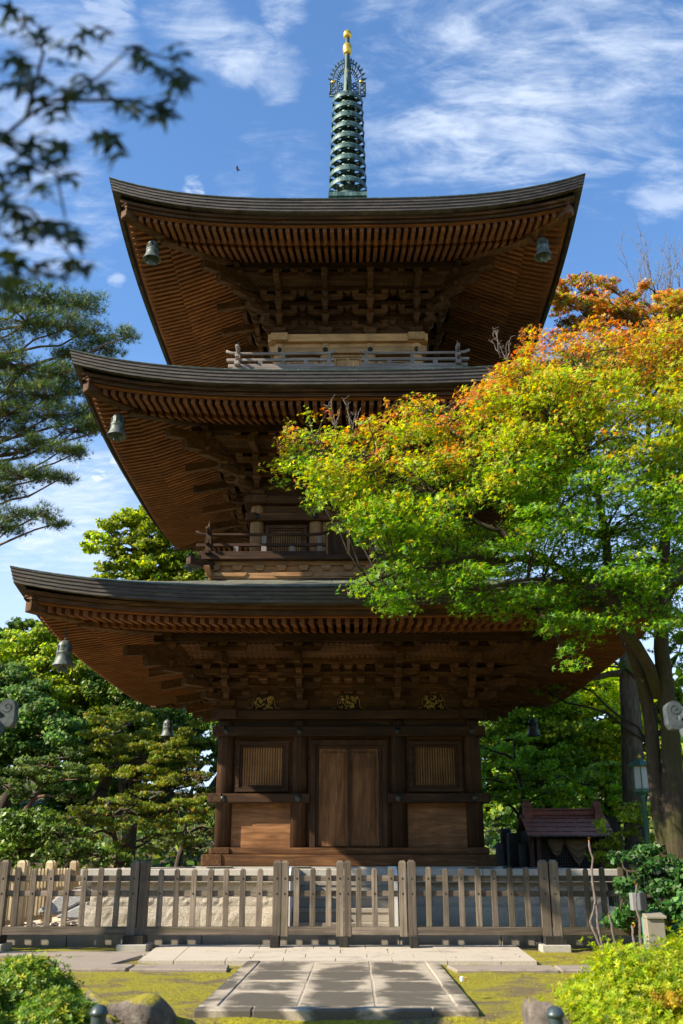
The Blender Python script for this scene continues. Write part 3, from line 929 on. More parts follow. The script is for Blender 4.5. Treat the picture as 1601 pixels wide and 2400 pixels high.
def storey(ti):
    T = TIERS[ti]; uw, ins, r = T['uw'], T['inner'], T['colr']
    if ti == 0:
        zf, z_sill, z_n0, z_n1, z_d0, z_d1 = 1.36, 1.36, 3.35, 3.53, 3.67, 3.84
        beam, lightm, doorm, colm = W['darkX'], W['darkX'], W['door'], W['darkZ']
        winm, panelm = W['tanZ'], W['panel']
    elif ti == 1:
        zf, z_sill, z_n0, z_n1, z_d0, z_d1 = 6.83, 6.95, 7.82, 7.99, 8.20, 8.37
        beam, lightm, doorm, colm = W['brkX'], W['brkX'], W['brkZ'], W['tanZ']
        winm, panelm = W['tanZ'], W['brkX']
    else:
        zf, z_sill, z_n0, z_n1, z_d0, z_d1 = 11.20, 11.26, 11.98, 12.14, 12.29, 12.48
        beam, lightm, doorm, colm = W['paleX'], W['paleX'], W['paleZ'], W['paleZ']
        winm, panelm = W['paleZ'], W['paleX']
    yo = uw + r                         # outer face of the columns
    # columns (each corner once)
    for k in range(4):
        rot = Matrix.Rotation(k * HALF, 3, 'Z')
        for x in (-uw, -ins, ins):
            mb = MB()
            mb.lathe([(0, zf - .01), (r, zf - .01), (r, z_d0 - .12), (r * .93, z_d0 - .05), (r * .8, z_d0), (0, z_d0)], 20)
            o = mb.build('column', colm, PAG)
            p = rot @ Vector((x, -uw, 0)); o.location = p
    # daiwa plate, tie beam, nageshi
    mb = MB(); e = uw + r + .12
    mb.box(-e, e, -yo - .05, -uw + .2, z_d0, z_d1)
    o = mb.build('head_plate', beam, PAG, bevel=.01); 
    for q in (1, 2, 3):
        c = clone(o, PAG, rz=q * HALF)
        if q % 2: c.location.z = .005
    mb = MB()
    mb.box(-uw, uw, -uw - .07, -uw + .05, z_n1 + .002, z_d0)
    sides('tie_beam', mb, beam, PAG)
    mb = MB(); e = yo + .085
    mb.box(-e, e, -yo - .06, -uw - .02, z_n0, z_n1)
    o = mb.build('tie_rail', beam, PAG, bevel=.01)
    for x in (-uw, -ins, ins, uw): nail(o, x, -yo - .06, (z_n0 + z_n1) / 2)
    for q in (1, 2, 3):
        c = clone(o, PAG, rz=q * HALF)
        if q % 2: c.location.z = .005
    # wall backing
    mb = MB(); mb.box(-uw, uw, -uw + .02, -uw + .09, zf, z_d1 + .3)
    sides('wall', mb, panelm, PAG)
    # windows in the side bays
    wz0, wz1 = (2.38, 3.27) if ti == 0 else (z_sill + .06, z_n0 - .06)
    for s_ in (-1, 1):
        a, b = s_ * (ins + r + .04), s_ * (uw - r - .04)
        a, b = min(a, b), max(a, b)
        f = MB(); t = .075
        yb = -uw - .02
        f.box(a, b, yb - .07, yb + .05, wz0 - .04, wz0 + t - .04); f.box(a, b, yb - .07, yb + .05, wz1 - t, wz1)
        f.box(a, a + t, yb - .068, yb + .05, wz0 + t - .04, wz1 - t); f.box(b - t, b, yb - .068, yb + .05, wz0 + t - .04, wz1 - t)
        t2 = t + .045
        f.box(a + t, b - t, yb - .04, yb + .03, wz1 - t2, wz1 - t); f.box(a + t, b - t, yb - .04, yb + .03, wz0 + t - .04, wz0 + t2 - .04)
        f.box(a + t, a + t2, yb - .038, yb + .03, wz0 + t2 - .04, wz1 - t2); f.box(b - t2, b - t, yb - .038, yb + .03, wz0 + t2 - .04, wz1 - t2)
        o = f.build('window', lightm, PAG, bevel=.006)
        g = MB(); n = max(6, int((b - a - 2 * t2) / .047))
        for i in range(n):
            x = a + t2 + (b - a - 2 * t2) * (i + .5) / n
            q = .017
            z0, z1 = wz0 + t2 - .05, wz1 - t2 + .01
            base = [(x - q, yb, z0), (x, yb - q * 1.3, z0), (x + q, yb, z0), (x, yb + q, z0)]
            g.hexa(base, [(p[0], p[1], z1) for p in base])
        g.build('window_bars', winm, o)
        four(o)
    if ti == 0:
        # lower rail past the door, panels, sills
        for s_ in (-1, 1):
            mb = MB(); a, b = s_ * (ins - r - .05), s_ * (yo + .115)
            mb.box(min(a, b), max(a, b), -yo - .085, -uw - .02, 2.14, 2.30)
            o = mb.build('lower_rail', beam, PAG, bevel=.01)
            for x in (s_ * ins, s_ * uw): nail(o, x, -yo - .085, 2.22, .068)
            for q in (1, 2, 3):
                c = clone(o, PAG, rz=q * HALF)
                if q % 2: c.location.z = .005
            mb = MB(); a, b = s_ * (ins + r - .02), s_ * (uw - r + .02)
            mb.box(min(a, b), max(a, b), -uw - .03, -uw + .018, 1.36, 2.139)
            sides('wall_panel', mb, panelm, PAG)
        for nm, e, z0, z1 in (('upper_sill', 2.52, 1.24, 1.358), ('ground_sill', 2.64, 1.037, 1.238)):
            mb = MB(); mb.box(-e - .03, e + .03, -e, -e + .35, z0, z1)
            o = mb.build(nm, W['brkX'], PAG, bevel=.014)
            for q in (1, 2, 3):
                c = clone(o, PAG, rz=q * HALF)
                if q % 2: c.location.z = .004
    # door: frame and two leaves, each with a raised panel
    dx = ins - r - .05 if ti == 0 else ins - r
    ft = .10 if ti == 0 else .06
    f = MB(); yb = -uw - .06
    zt = z_n0 - (.06 if ti == 0 else .0)
    f.box(-dx, -dx + ft, yb - .05, yb + .07, z_sill, zt - ft); f.box(dx - ft, dx, yb - .05, yb + .07, z_sill, zt - ft)
    f.box(-dx, dx, yb - .052, yb + .07, zt - ft, zt)
    f.box(-dx + ft, -dx + ft + .05, yb - .02, yb + .07, z_sill, zt - ft - .03); f.box(dx - ft - .05, dx - ft, yb - .02, yb + .07, z_sill, zt - ft - .03)
    f.box(-dx + ft, dx - ft, yb - .022, yb + .07, zt - ft - .05, zt - ft)
    fo = f.build('door_frame', W['darkZ'] if ti == 0 else colm, PAG, bevel=.008)
    for s_ in (-1, 1):
        mb = MB(); a, b = .012 * s_, s_ * (dx - ft - .055)
        a, b = min(a, b), max(a, b)
        z0, z1 = z_sill + .02, zt - ft - .055
        m = .055
        mb.box(a, b, yb + .005, yb + .06, z0, z1)
        # framed border and pillowed panel
        mb.hexa([(a + m, yb + .004, z0 + m + .05), (b - m, yb + .004, z0 + m + .05), (b - m, yb + .004, z1 - m), (a + m, yb + .004, z1 - m)][::-1],
                [(a + m + .04, yb - .018, z0 + m + .13), (b - m - .04, yb - .018, z0 + m + .13), (b - m - .04, yb - .018, z1 - m - .04), (a + m + .04, yb - .018, z1 - m - .04)][::-1])
        o = mb.build('door_leaf', doorm, fo, bevel=.004)
    mb = MB(); mb.box(-.028, .028, yb - .03, yb + .05, z_sill, zt - ft - .055)
    mb.build('door_stile', W['darkZ'] if ti == 0 else colm, fo)
    four(fo)
for i in range(3): storey(i)

# gilded openwork between the columns of the first storey
def carving(x, seed):
    rr = random.Random(seed)
    mb = MB(); z0, hw, hh = 3.842, .20, .30
    y = -2.33 - .08
    pl = [(x - .36, z0), (x - .28, z0 + .035), (x - .21, z0 + .06), (x - .2, z0 + .2), (x - .13, z0 + hh), (x, z0 + hh + .02), (x + .13, z0 + hh), (x + .2, z0 + .2), (x + .21, z0 + .06), (x + .28, z0 + .035), (x + .36, z0)]
    mb.prism(pl, y, y + .05)
    o = mb.build('frog_leg_strut', W['darkX'], PAG)
    g = MB()
    for k in range(34):
        cx_, cz_ = x + rr.uniform(-.165, .165), z0 + rr.uniform(.03, hh - .03)
        r_ = rr.uniform(.016, .04); a0 = rr.uniform(0, 6.28); ln = rr.uniform(2.2, 5.0)
        pts = [(cx_ + math.cos(a0 + ln * t) * r_ * (1 - .45 * t), y - .012 - .02 * t, cz_ + math.sin(a0 + ln * t) * r_ * (1 - .45 * t)) for t in np.linspace(0, 1, 8)]
        g.tube(pts, [.011 * (1 - .5 * t) + .002 for t in np.linspace(0, 1, 8)], 6)
    for s_ in (-1, 1):
        g.tube([(x + s_ * a, y - .008, z0 + b) for a, b in ((.30, .02), (.26, .05), (.225, .045), (.215, .1), (.205, .2), (.14, .29))], .006, 5)
        for q in range(5):
            g.tube([(x + s_ * (.24 + .02 * q), y - .012, z0 + .03 + .01 * (q % 2)), (x + s_ * (.25 + .02 * q), y - .02, z0 + .055 - .008 * q)], [.008, .002], 5)
    g.build('gilt_relief', GOLDOLD, o)
GOLDOLD = bronze('old gilding', (0.10, 0.065, 0.02), (0.46, 0.32, 0.09), (0.72, 0.54, 0.20), 0.45, 0.25, (30, 30, 30))
for n_, x in enumerate((-1.63, 0.0, 1.63)): carving(x, n_ + 5)

# balconies of the upper storeys
def balcony(ti):
    T = TIERS[ti]
    if ti == 1: hf, zf0, zf1, hr, zj, zm, zt, gap = 2.90, 6.735, 6.83, 2.79, 6.83, 7.055, 7.275, .44
    else: hf, zf0, zf1, hr, zj, zm, zt, gap = 2.50, 11.13, 11.24, 2.41, 11.24, 11.44, 11.60, .29
    mb = MB()
    mb.box(-hf, hf, -hf, hf, zf0, zf1)
    mb.build('balcony_floor', W['greyX'] if ti == 2 else W['darkX'], PAG, bevel=.01)
    # skirt with bearing blocks
    sk = MB(); hs = hf - .14
    zb = zf0 - .36 if ti == 1 else zf0 - .4
    sk.box(-hs + .06, hs - .06, -hs + .06, -hs + .16, zb - .2, zf0 - .002)
    sk.box(-hs, hs, -hs, -hs + .1, zb, zb + .115)
    n = 13
    for i in range(n):
        x = -hs + .12 + (2 * hs - .24) * i / (n - 1)
        tblock(sk, x, hs - .045, zb + .115 + .06, zb + .115 + .155, .19, .12)
    for i in range(5):
        x = -hs + .12 + (2 * hs - .24) * (i * 3 + .5) / (n - 1)
        arm_x(sk, x, hs - .03, zb + .04, zb + .117, .42, .11)
    sk.box(-hs, hs, -hs + .012, -hs + .1, zf0 - .085, zf0 - .003)
    o = sk.build('balcony_skirt', W['tanX'], PAG)
    for q in (1, 2, 3):
        c = clone(o, PAG, rz=q * HALF)
        if q % 2: c.location.z = .003
    grey = W['greyX'] if ti == 2 else W['darkX']
    greyz = W['greyZ']
    for k in range(4):
        rl = []
        for s_ in (-1, 1):
            mb = MB()
            ex = hr + .26
            a, b = s_ * gap, s_ * ex
            # sill rail, middle rail, curved top rail
            mb.box(min(a, s_ * (hr + .2)), max(a, s_ * (hr + .2)), -hr - .05, -hr + .05, zj + .002, zj + .085)
            mb.box(min(a, s_ * (hr + .24)), max(a, s_ * (hr + .24)), -hr - .035, -hr + .035, zm - .03, zm + .03)
            pts = [(s_ * gap * .88, -hr, zt + .055), (s_ * (gap + .12), -hr, zt + .012)] + [(s_ * x, -hr, zt) for x in np.linspace(gap + .3, hr - .1, 5)] + [(s_ * (hr + .15), -hr, zt + .02), (s_ * ex, -hr, zt + .07)]
            mb.tube(pts, .034, 8)
            o = mb.build('balcony_rail', grey, PAG, bevel=.006)
            o.rotation_euler = (0, 0, k * HALF)
            if k % 2: o.location.z = .004
            nb = 4
            for i in range(nb):
                x = s_ * (gap + .12 + (hr - gap - .12) * i / nb)
                mb = MB(); tall = i % 2 == 0
                mb.box(x - .05, x + .05, -hr - .036, -hr + .036, zj + .087, zm - .031)
                if tall:
                    mb.box(x - .042, x + .042, -hr - .03, -hr + .03, zm + .031, zt - .03)
                mb.build('baluster', greyz, o, bevel=.004)
        mb = MB()
        mb.box(-hr - .055, -hr + .055, -hr - .055, -hr + .055, zf1, zt - .005)
        mb.lathe([(.05, zt - .005), (.05, zt + .05), (.036, zt + .07), (.05, zt + .1), (.05, zt + .16), (.02, zt + .215), (.004, zt + .30), (0, zt + .3)], 12, (-hr, -hr, 0))
        o = mb.build('corner_post', grey, PAG); o.rotation_euler = (0, 0, k * HALF)
    if ti == 1:
        mb = MB()
        mb.beam((-2.3, -2.3, 6.64), (-3.12, -3.12, 6.64), .15, .15)
        sides('balcony_beam', mb, W['darkX'], PAG, bevel=.01)
balcony(1); balcony(2)

# spire
FLAME = bronze('dark openwork bronze', (0.012, 0.022, 0.024), (0.03, 0.055, 0.055), (0.08, 0.13, 0.12))
def spire():
    t = ROOFS[2]
    mb = MB()
    mb.box(-.42, .42, -.42, .42, 16.6, 17.32); mb.box(-.5, .5, -.5, .5, 17.30, 17.42)
    mb.lathe([(.30, 17.42), (.36, 17.5), (.33, 17.62), (.22, 17.72), (.16, 17.76), (.26, 17.80), (.30, 17.86), (.14, 17.84)], 24)
    mb.build('spire_base', VERD, PAG)
    mb = MB()
    mb.lathe([(.17, 17.4), (.165, 19), (.15, 20.6), (.14, 20.95)], 16)
    mb.lathe([(.125, 20.95), (.12, 21.5), (.075, 22.2), (.066, 22.9), (.06, 23.2), (.05, 23.2)], 14)
    mb.build('spire_shaft', VERD, PAG)
    zs = [17.86, 18.23, 18.60, 18.97, 19.34, 19.70, 20.05, 20.40, 20.75]
    for i, z in enumerate(zs):
        r = .502 - .086 * i / 8
        mb = MB()
        hb = .075
        n = 32
        mb.lathe([(r, z - hb), (r + .006, z), (r, z + hb), (r - .018, z + hb), (r - .018, z - hb), (r, z - hb)], n)
        mb.lathe([(.20, z - .11), (.215, z), (.20, z + .10), (.17, z + .12)], 16)
        for k in range(8):
            a = 2 * math.pi * (k + .5) / 8
            # wide flat spokes leave rounded openings
            q = []
            for rr_, hw in ((.19, .14), (.27, .07), (.36, .075), (r - .012, .165)):
                q.append((rr_, hw))
            up_ = [(math.cos(a) * rr_ - math.sin(a) * hw, math.sin(a) * rr_ + math.cos(a) * hw) for rr_, hw in q]
            dn_ = [(math.cos(a) * rr_ + math.sin(a) * hw, math.sin(a) * rr_ - math.cos(a) * hw) for rr_, hw in q]
            pl = dn_ + up_[::-1]
            mb.hexa([(x, y, z + .03) for x, y in pl], [(x, y, z + .05) for x, y in pl])
        ro = mb.build('spire_ring', VERD, PAG)
        if i < 8:
            lb = MB()
            for k in range(4):
                a = math.pi / 4 + k * HALF
                lb.lathe([(.0, z - .02), (.02, z - .04), (.026, z - .12), (0, z - .12)], 8, (math.cos(a) * (r - .1), math.sin(a) * (r - .1), 0))
            lb.build('ring_bell', BELLM, ro)
    # water flame: crossed openwork plates
    mb = MB(); au = MB()
    z0 = 21.02
    for k in range(4):
        a = k * HALF
        ca, sa = math.cos(a), math.sin(a)
        P = lambda x, z: (ca * x, sa * x, z)
        T_ = lambda pts, r_: mb.tube([P(x, z) for x, z in pts], r_ * 1.5, 5)
        T_([(.1, z0), (.50, z0)], .022)
        T_([(.485, z0), (.485, z0 + .47)], .018); T_([(.30, z0), (.29, z0 + .42)], .014)
        for (cx_, cz_, r_, s0, ln) in ((.40, .12, .075, 0, 6.0), (.21, .12, .07, 2, 6.0), (.40, .29, .075, 1, 6.2), (.21, .29, .075, 3, 6.2), (.41, .43, .05, 0, 6), (.20, .42, .06, 3, 6)):
            T_([(cx_ + math.cos(s0 + ln * u) * r_ * (1 - .35 * u), z0 + cz_ + math.sin(s0 + ln * u) * r_ * (1 - .35 * u)) for u in np.linspace(0, 1, 12)], .014)
        T_([(.11 + .31 * math.sin(u), z0 + .42 + .70 * (1 - math.cos(u)) / 1.0) if False else (.42 * math.cos(u), z0 + .45 + .75 * math.sin(u)) for u in np.linspace(0, 1.45, 12)], .014)
        T_([(.29 * math.cos(u), z0 + .45 + .55 * math.sin(u)) for u in np.linspace(0, 1.4, 10)], .012)
        for j in range(7):
            u = .16 + j * .205
            x0_, z0_ = .20 * math.cos(u) + .03, z0 + .45 + .36 * math.sin(u)
            x1_, z1_ = .43 * math.cos(u), z0 + .45 + .80 * math.sin(u)
            if x1_ < .1: x1_ = .1
            T_([(x0_, z0_), ((x0_ + x1_) / 2 + .015, (z0_ + z1_) / 2), (x1_, z1_)], .011)
            d = Vector((x1_ - x0_, z1_ - z0_)).normalized(); nx, nz = -d.y, d.x
            lf = [(x1_ - d.x * .02, z1_ - d.y * .02), (x1_ + nx * .034 + d.x * .04, z1_ + nz * .034 + d.y * .04), (x1_ + d.x * .13, z1_ + d.y * .13), (x1_ - nx * .034 + d.x * .04, z1_ - nz * .034 + d.y * .04)]
            th = Vector((-sa, ca, 0)) * .012
            mb.hexa([Vector(P(*p)) - th for p in lf], [Vector(P(*p)) + th for p in lf])
        au.tube([P(.33, z0 + .49), P(.37, z0 + .52), P(.41, z0 + .49), P(.45, z0 + .53)], [.022, .045, .04, .02], 7)
    mb.build('water_flame', FLAME, PAG)
    au.build('gilt_flower', GOLD, PAG)
    mb = MB()
    mb.lathe([(.065, 22.50), (.10, 22.52), (.115, 22.55), (.112, 22.58), (.130, 22.61), (.134, 22.72), (.126, 22.81), (.10, 22.85), (.06, 22.865), (0, 22.87)], 24)
    mb.build('lower_jewel', GOLD, PAG)
    mb = MB()
    mb.lathe([(.05, 23.10), (.08, 23.115), (.095, 23.14), (.115, 23.17), (.12, 23.24), (.102, 23.31), (.05, 23.345), (.014, 23.36), (.006, 23.46), (0, 23.46)], 24)
    mb.build('upper_jewel', GOLD, PAG)
spire()

# wind bells under the hip rafters
def bell(ti, sx, sy, label, tilt):
    T = TIERS[ti]; u = T['h'] - .80
    z = {0: 4.78, 1: 9.27, 2: 13.44}[ti]
    t = thing('wind_bell', label, 'wind bell', (sx * u, YC + sy * u, z), random.uniform(0, 1.5), 'bronze wind bells under the eave corners')
    zt = z
    mb = MB()
    mb.lathe([(0, -.10), (.05, -.105), (.095, -.13), (.118, -.18), (.124, -.30), (.130, -.305), (.130, -.325), (.126, -.33), (.132, -.40), (.155, -.47), (.185, -.53), (.19, -.545), (.175, -.54), (.12, -.42), (.11, -.2), (.03, -.13)], 24)
    for k in range(4):
        a = k * HALF + .4
        for q in range(5):
            for r_ in range(4):
                aa = a + .28 + q * .17
                mb.lathe([(0, .008), (.008, .005), (.01, 0)], 5, (math.cos(aa) * .124, math.sin(aa) * .124, -.2 - r_ * .026))
        mb.box(math.cos(a) * .121 - .012, math.cos(a) * .121 + .012, math.sin(a) * .121 - .012, math.sin(a) * .121 + .012, -.29, -.2, mi=1)
    mb.build('bell_body', [BELLM, IRON], t)
    mb = MB()
    for q in range(3):
        zc = -.10 + .05 * q
        pts = [(math.cos(a) * .018 * (1 - q % 2), math.sin(a) * .018 * (q % 2), zc + math.sin(a + (0 if q % 2 else 0)) * .0 + math.cos(a + 1.57) * .034) for a in np.linspace(0, 2 * math.pi, 10)]
        pts = [((math.cos(a) * .018 if q % 2 == 0 else 0), (0 if q % 2 == 0 else math.cos(a) * .018), zc + .034 * math.sin(a)) for a in np.linspace(0, 2 * math.pi, 11)]
        mb.tube(pts, .007, 5, cap=False)
    mb.tube([(0, 0, .02), (0, 0, .14)], .010, 6)
    mb.build('chain', IRON, t)
    mb = MB()
    mb.tube([(0, 0, -.14), (0, 0, -.52)], .009, 6)
    mb.prism([(-.07, -.66), (-.09, -.60), (-.05, -.55), (0, -.52), (.05, -.55), (.09, -.60), (.07, -.66), (0, -.63)], -.006, .006)
    mb.build('clapper', BELLM, t)
bell(2, -1, -1, 'pale green wind bell under the front left tip of the topmost roof', 0)
bell(2, 1, -1, 'pale green wind bell under the front right tip of the topmost roof', 0)
bell(1, -1, -1, 'grey green wind bell under the front left tip of the middle roof', 0)
bell(1, -1, 1, 'small dark wind bell beyond the left end of the second storey balcony', 0)
bell(0, -1, -1, 'largest grey wind bell, under the front left tip of the lowest roof', 0)
bell(0, -1, 1, 'small dark wind bell under the rear left tip of the lowest roof', 0)
bell(0, 1, 1, 'small dark wind bell under the rear right tip of the lowest roof', 0)
# ------------------------------------------------------------------ fences
YF = 14.6
FX = lambda tx: float(at(tx / 1.0211, 2040 / 1.0211, YF)[0])      # photo column -> x on the fence line
def pale(mb, x, y, wd, z0, z1, th=.03, cap=.03):
    lean = random.uniform(-.010, .010) if th < .05 and wd < .085 else 0
    b = [(x - wd / 2, y - th / 2), (x + wd / 2, y - th / 2), (x + wd / 2, y + th / 2), (x - wd / 2, y + th / 2)]
    mb.hexa([(a, c, z0) for a, c in b], [(a, c, z1 - cap) for a, c in b])
    k = .55
    t = [(x + (a - x) * k, y + (c - y) * k, z1) for a, c in b]
    mb.hexa([(a, c, z1 - cap) for a, c in b], t)
    mb.v = [(p[0] + lean * (p[2] - z0), p[1], p[2]) for p in mb.v]
def nailhead(mb, x, y, z):
    mb.box(x - .011, x + .011, y - .004, y + .002, z - .014, z + .014, mi=1)
WF = [W['fenceZ'], IRON]
def fence_run(root, pales, posts, x0, x1, wz=W['fenceZ'], wx=W['fenceX'], nails=True):
    for i, x in enumerate(pales):
        mb = MB()
        h = 1.03 + random.uniform(-.018, .014)
        pale(mb, x, YF - .035, .079 + random.uniform(-.004, .004), .262, h)
        if nails:
            nailhead(mb, x, YF - .051, .89 if i % 2 == 0 else .69)
        mb.build('pale', [wz, IRON], root, bevel=.003)
    for z0, z1 in ((.852, .93), (.652, .728)):
        mb = MB(); mb.box(x0, x1, YF - .018, YF + .022, z0, z1)
        mb.build('rail', wx, root, bevel=.004)
    mb = MB(); mb.box(x0, x1, YF - .06, YF + .045, .152, .26)
    mb.build('bottom_rail', wx, root, bevel=.006)
    for x, wd in posts:
        mb = MB()
        pale(mb, x, YF, wd, .13, 1.135 + random.uniform(-.006, .006), .13, .035)
        nailhead(mb, x, YF - .066, .89); nailhead(mb, x, YF - .066, .69)
        mb.build('post', [wz, IRON], root, bevel=.004)
def foot(root, x, wd, stone=True):
    mb = MB(); mb.box(x - wd / 2, x + wd / 2, YF - .19, YF + .12, .0 if not stone else .045, .15)
    mb.build('foot_block', W['black'], root, bevel=.006)
    if stone:
        mb = MB(); mb.box(x - wd / 2 - .06, x + wd / 2 + .06, YF - .27, YF + .2, -.16, .044)
        mb.build('foot_stone', GRAN, root, bevel=.006)
def fences():
    t = thing('picket_fence', 'weathered grey picket fence left of the gate', 'fence')
    fence_run(t, [FX(v) for v in (47, 83.7, 123, 162, 201.4, 240.6, 280, 379.8, 418, 456.6, 495, 533, 571.6, 610)] + [FX(13) - .24 * k for k in (1, 2, 3, 4)],
              [(FX(13), .115), (FX(13) - .12, .115), (FX(318), .12), (FX(341.5), .12), (FX(651), .115)], -6.2, FX(645))
    foot(t, FX(329), .29); foot(t, FX(4), .29); foot(t, FX(649), .12, False)
    t = thing('picket_fence', 'weathered greenish brown picket fence right of the gate, running behind the azalea twigs', 'fence')
    fence_run(t, [FX(v) for v in (1002.5, 1041.8, 1079.5, 1117.7, 1155, 1193.6, 1231.8, 1332, 1371, 1408, 1452, 1490)],
              [(FX(964), .115), (FX(1272), .125), (FX(1296), .125)], FX(970), FX(1520))
    foot(t, FX(1284), .27); foot(t, FX(966), .12, False)
    g = thing('picket_gate', 'low double leaf picket gate of grey wood at the end of the path', 'gate')
    for a, b, pl, st in ((661, 806, (696.6, 733.6, 771), (669, 797)), (808, 952, (840, 878, 916), (815, 943))):
        leaf = MB()
        leaf.box(FX(a), FX(b), YF - .055, YF + .04, .155, .262)
        lf = leaf.build('gate_leaf', W['fenceX'], g, bevel=.005)
        for z0, z1 in ((.852, .93), (.652, .728)):
            mb = MB(); mb.box(FX(a), FX(b), YF - .018, YF + .022, z0, z1)
            mb.build('rail', W['fenceX'], lf, bevel=.004)
        for i, x in enumerate(pl):
            mb = MB(); pale(mb, FX(x), YF - .035, .079, .264, 1.03)
            nailhead(mb, FX(x), YF - .051, .89 if i != 1 else .69)
            mb.build('pale', WF, lf, bevel=.003)
        for x in st:
            mb = MB(); pale(mb, FX(x), YF - .005, .102, .135, 1.13, .11, .03)
            nailhead(mb, FX(x), YF - .061, .89); nailhead(mb, FX(x), YF - .061, .69)
            mb.build('stile', WF, lf, bevel=.004)
    mb = MB(); mb.box(FX(796), FX(817), YF - .1, YF + .08, -.01, .13)
    mb.build('stop_block', W['black'], g, bevel=.006)
    # side fences running back along both flanks
    def side(X, y0, y1, label, zoff):
        t = thing('picket_fence', label, 'fence')
        y = y0; i = 0
        m = MB()
        while y < y1:
            mb = MB()
            pale(mb, X, y, .04, .2, 1.0 + zoff, .085)
            mb.build('pale', W['newZ'], t)
            y += .20; i += 1
        for z0, z1 in ((.82, .9), (.6, .68), (.12, .22)):
            mb = MB(); mb.box(X - .05, X - .02, y0, y1, z0 + zoff, z1 + zoff)
            mb.build('rail', W['newY'], t)
        y = y0 + .05
        while y < y1:
            for d in (0, .16):
                mb = MB(); pale(mb, X + .03, y + d, .13, 0, 1.14 + zoff, .13, .04)
                mb.build('post', W['newZ'], t)
            y += 1.62
    side(-5.66, 15.9, 25.5, 'pale yellow picket fence running back along the left flank of the platform', .0)
    side(5.62, 18.9, 22.6, 'pale wooden fence seen in bits between the red hut and the bushes', .0)
fences()

# ------------------------------------------------------------------ things around
def hut():
    Y = 23.6
    x0, x1 = at(1213, 1921, Y - .95)[0], at(1414, 1921, Y - .95)[0]
    cx_ = (x0 + x1) / 2; hw = (x1 - x0) / 2
    t = thing('shrine_hut', 'small hut with a worn red metal roof and draped curtains over its grid front', 'hut', (cx_, Y, 0))
    red = flat('worn red roof paint', (0.36, 0.12, 0.075), .55, .45, 5)
    m_, t_, b_, n_ = mat('worn red roof sheets')
    o_ = n_('ShaderNodeTexCoord').outputs['Object']
    br = n_('ShaderNodeTexBrick'); br.inputs['Scale'].default_value = 1.0
    br.inputs['Brick Width'].default_value, br.inputs['Row Height'].default_value, br.inputs['Mortar Size'].default_value = .52, .19, .006
    br.inputs['Color1'].default_value, br.inputs['Color2'].default_value, br.inputs['Mortar'].default_value = (.42, .13, .075, 1), (.52, .18, .11, 1), (.06, .03, .025, 1)
    t_.links.new(o_, br.inputs['Vector'])
    cc = mixc(t_, n_, remap(t_, n_, noise(t_, n_, o_, 6, 7, .7, .5, (1, 1.6, 1)), .5, .62, 0, .55), br.outputs['Color'], (.44, .28, .21))
    t_.links.new(cc, b_.inputs['Base Color']); b_.inputs['Roughness'].default_value = .6
    red_roof = m_
    mb = MB()
    zr, ze_ = 2.16, 1.66
    for s_ in (-1, 1):
        n = 5
        for i in range(n):
            f0, f1 = i / n, (i + 1) / n
            ya, yb = s_ * .95 * f0, s_ * .95 * f1
            za, zb = zr - (zr - ze_) * f0, zr - (zr - ze_) * f1
            lift = .012
            pts = [(-hw, ya, za), (hw, ya, za), (hw, yb, zb + lift), (-hw, yb, zb + lift)]
            if s_ > 0: pts = pts[::-1]
            mb.hexa([(a, b, c - .03) for a, b, c in pts], pts)
    mb.build('roof', red_roof, t)
    mb = MB()
    mb.box(-hw + .12, hw - .12, -.09, .09, zr - .02, zr + .09); mb.box(-hw + .12, hw - .12, -.12, .12, zr + .09, zr + .13)
    for s_ in (-1, 1):
        x = s_ * (hw - .16)
        mb.box(x - .075, x + .075, -.16, .16, zr - .05, zr + .16); mb.box(x - .09, x + .09, -.13, .13, zr + .16, zr + .26)
        mb.box(x - .06, x + .06, -.1, .1, zr + .26, zr + .30); mb.box(x - .1, x + .1, -.22, -.16, zr - .12, zr + .02)
    mb.build('ridge', red, t, bevel=.01)
    post = flat('red brown post paint', (0.12, 0.04, 0.03), .6, .3, 6)
    for x in (-.86, -.70, .70, .86):
        for y in (-.6, .6):
            mb = MB(); mb.box(x - .05, x + .05, y - .05, y + .05, -.1, 1.75)
            mb.build('post', post, t)
    mb = MB(); mb.box(-.9, .9, -.5, .6, -.1, 1.8)
    dk = flat('dark hut boards', (0.018, 0.014, 0.012), .8, .3, 5)
    mb.build('body', dk, t)
    mb = MB()
    for i in range(25): x = -.65 + 1.3 * i / 24; mb.box(x - .006, x + .006, -.575, -.56, 0, 1.62)
    for i in range(26): z = .02 + 1.6 * i / 25; mb.box(-.65, .65, -.577, -.562, z - .006, z + .006)
    mb.build('grid_front', flat('grid wood', (0.10, 0.075, 0.055), .7), t)
    cl = flat('tan curtain cloth', (0.28, 0.18, 0.10), .9, .25, 8)
    for a, b, drop in ((-.50, -.12, .30), (-.10, .44, .52)):
        mb = MB(); rows = []
        for j in range(15):
            v = j / 14; row = []
            for i in range(13):
                u = i / 12
                sag = (1 - abs(2 * u - 1)) ** .75 if b - a > .4 else 1 - (2 * u - 1) ** 2
                row.append((a + (b - a) * u, -.62 - .03 * math.sin(v * 22 + 1.2 * sag * 5) * (.4 + v), 1.60 - .06 * v - drop * sag * v))
            rows.append(row)
        mb.grid(rows)
        o = mb.build('curtain', cl, t)
        md = o.modifiers.new('thick', 'SOLIDIFY'); md.thickness = .008
hut()

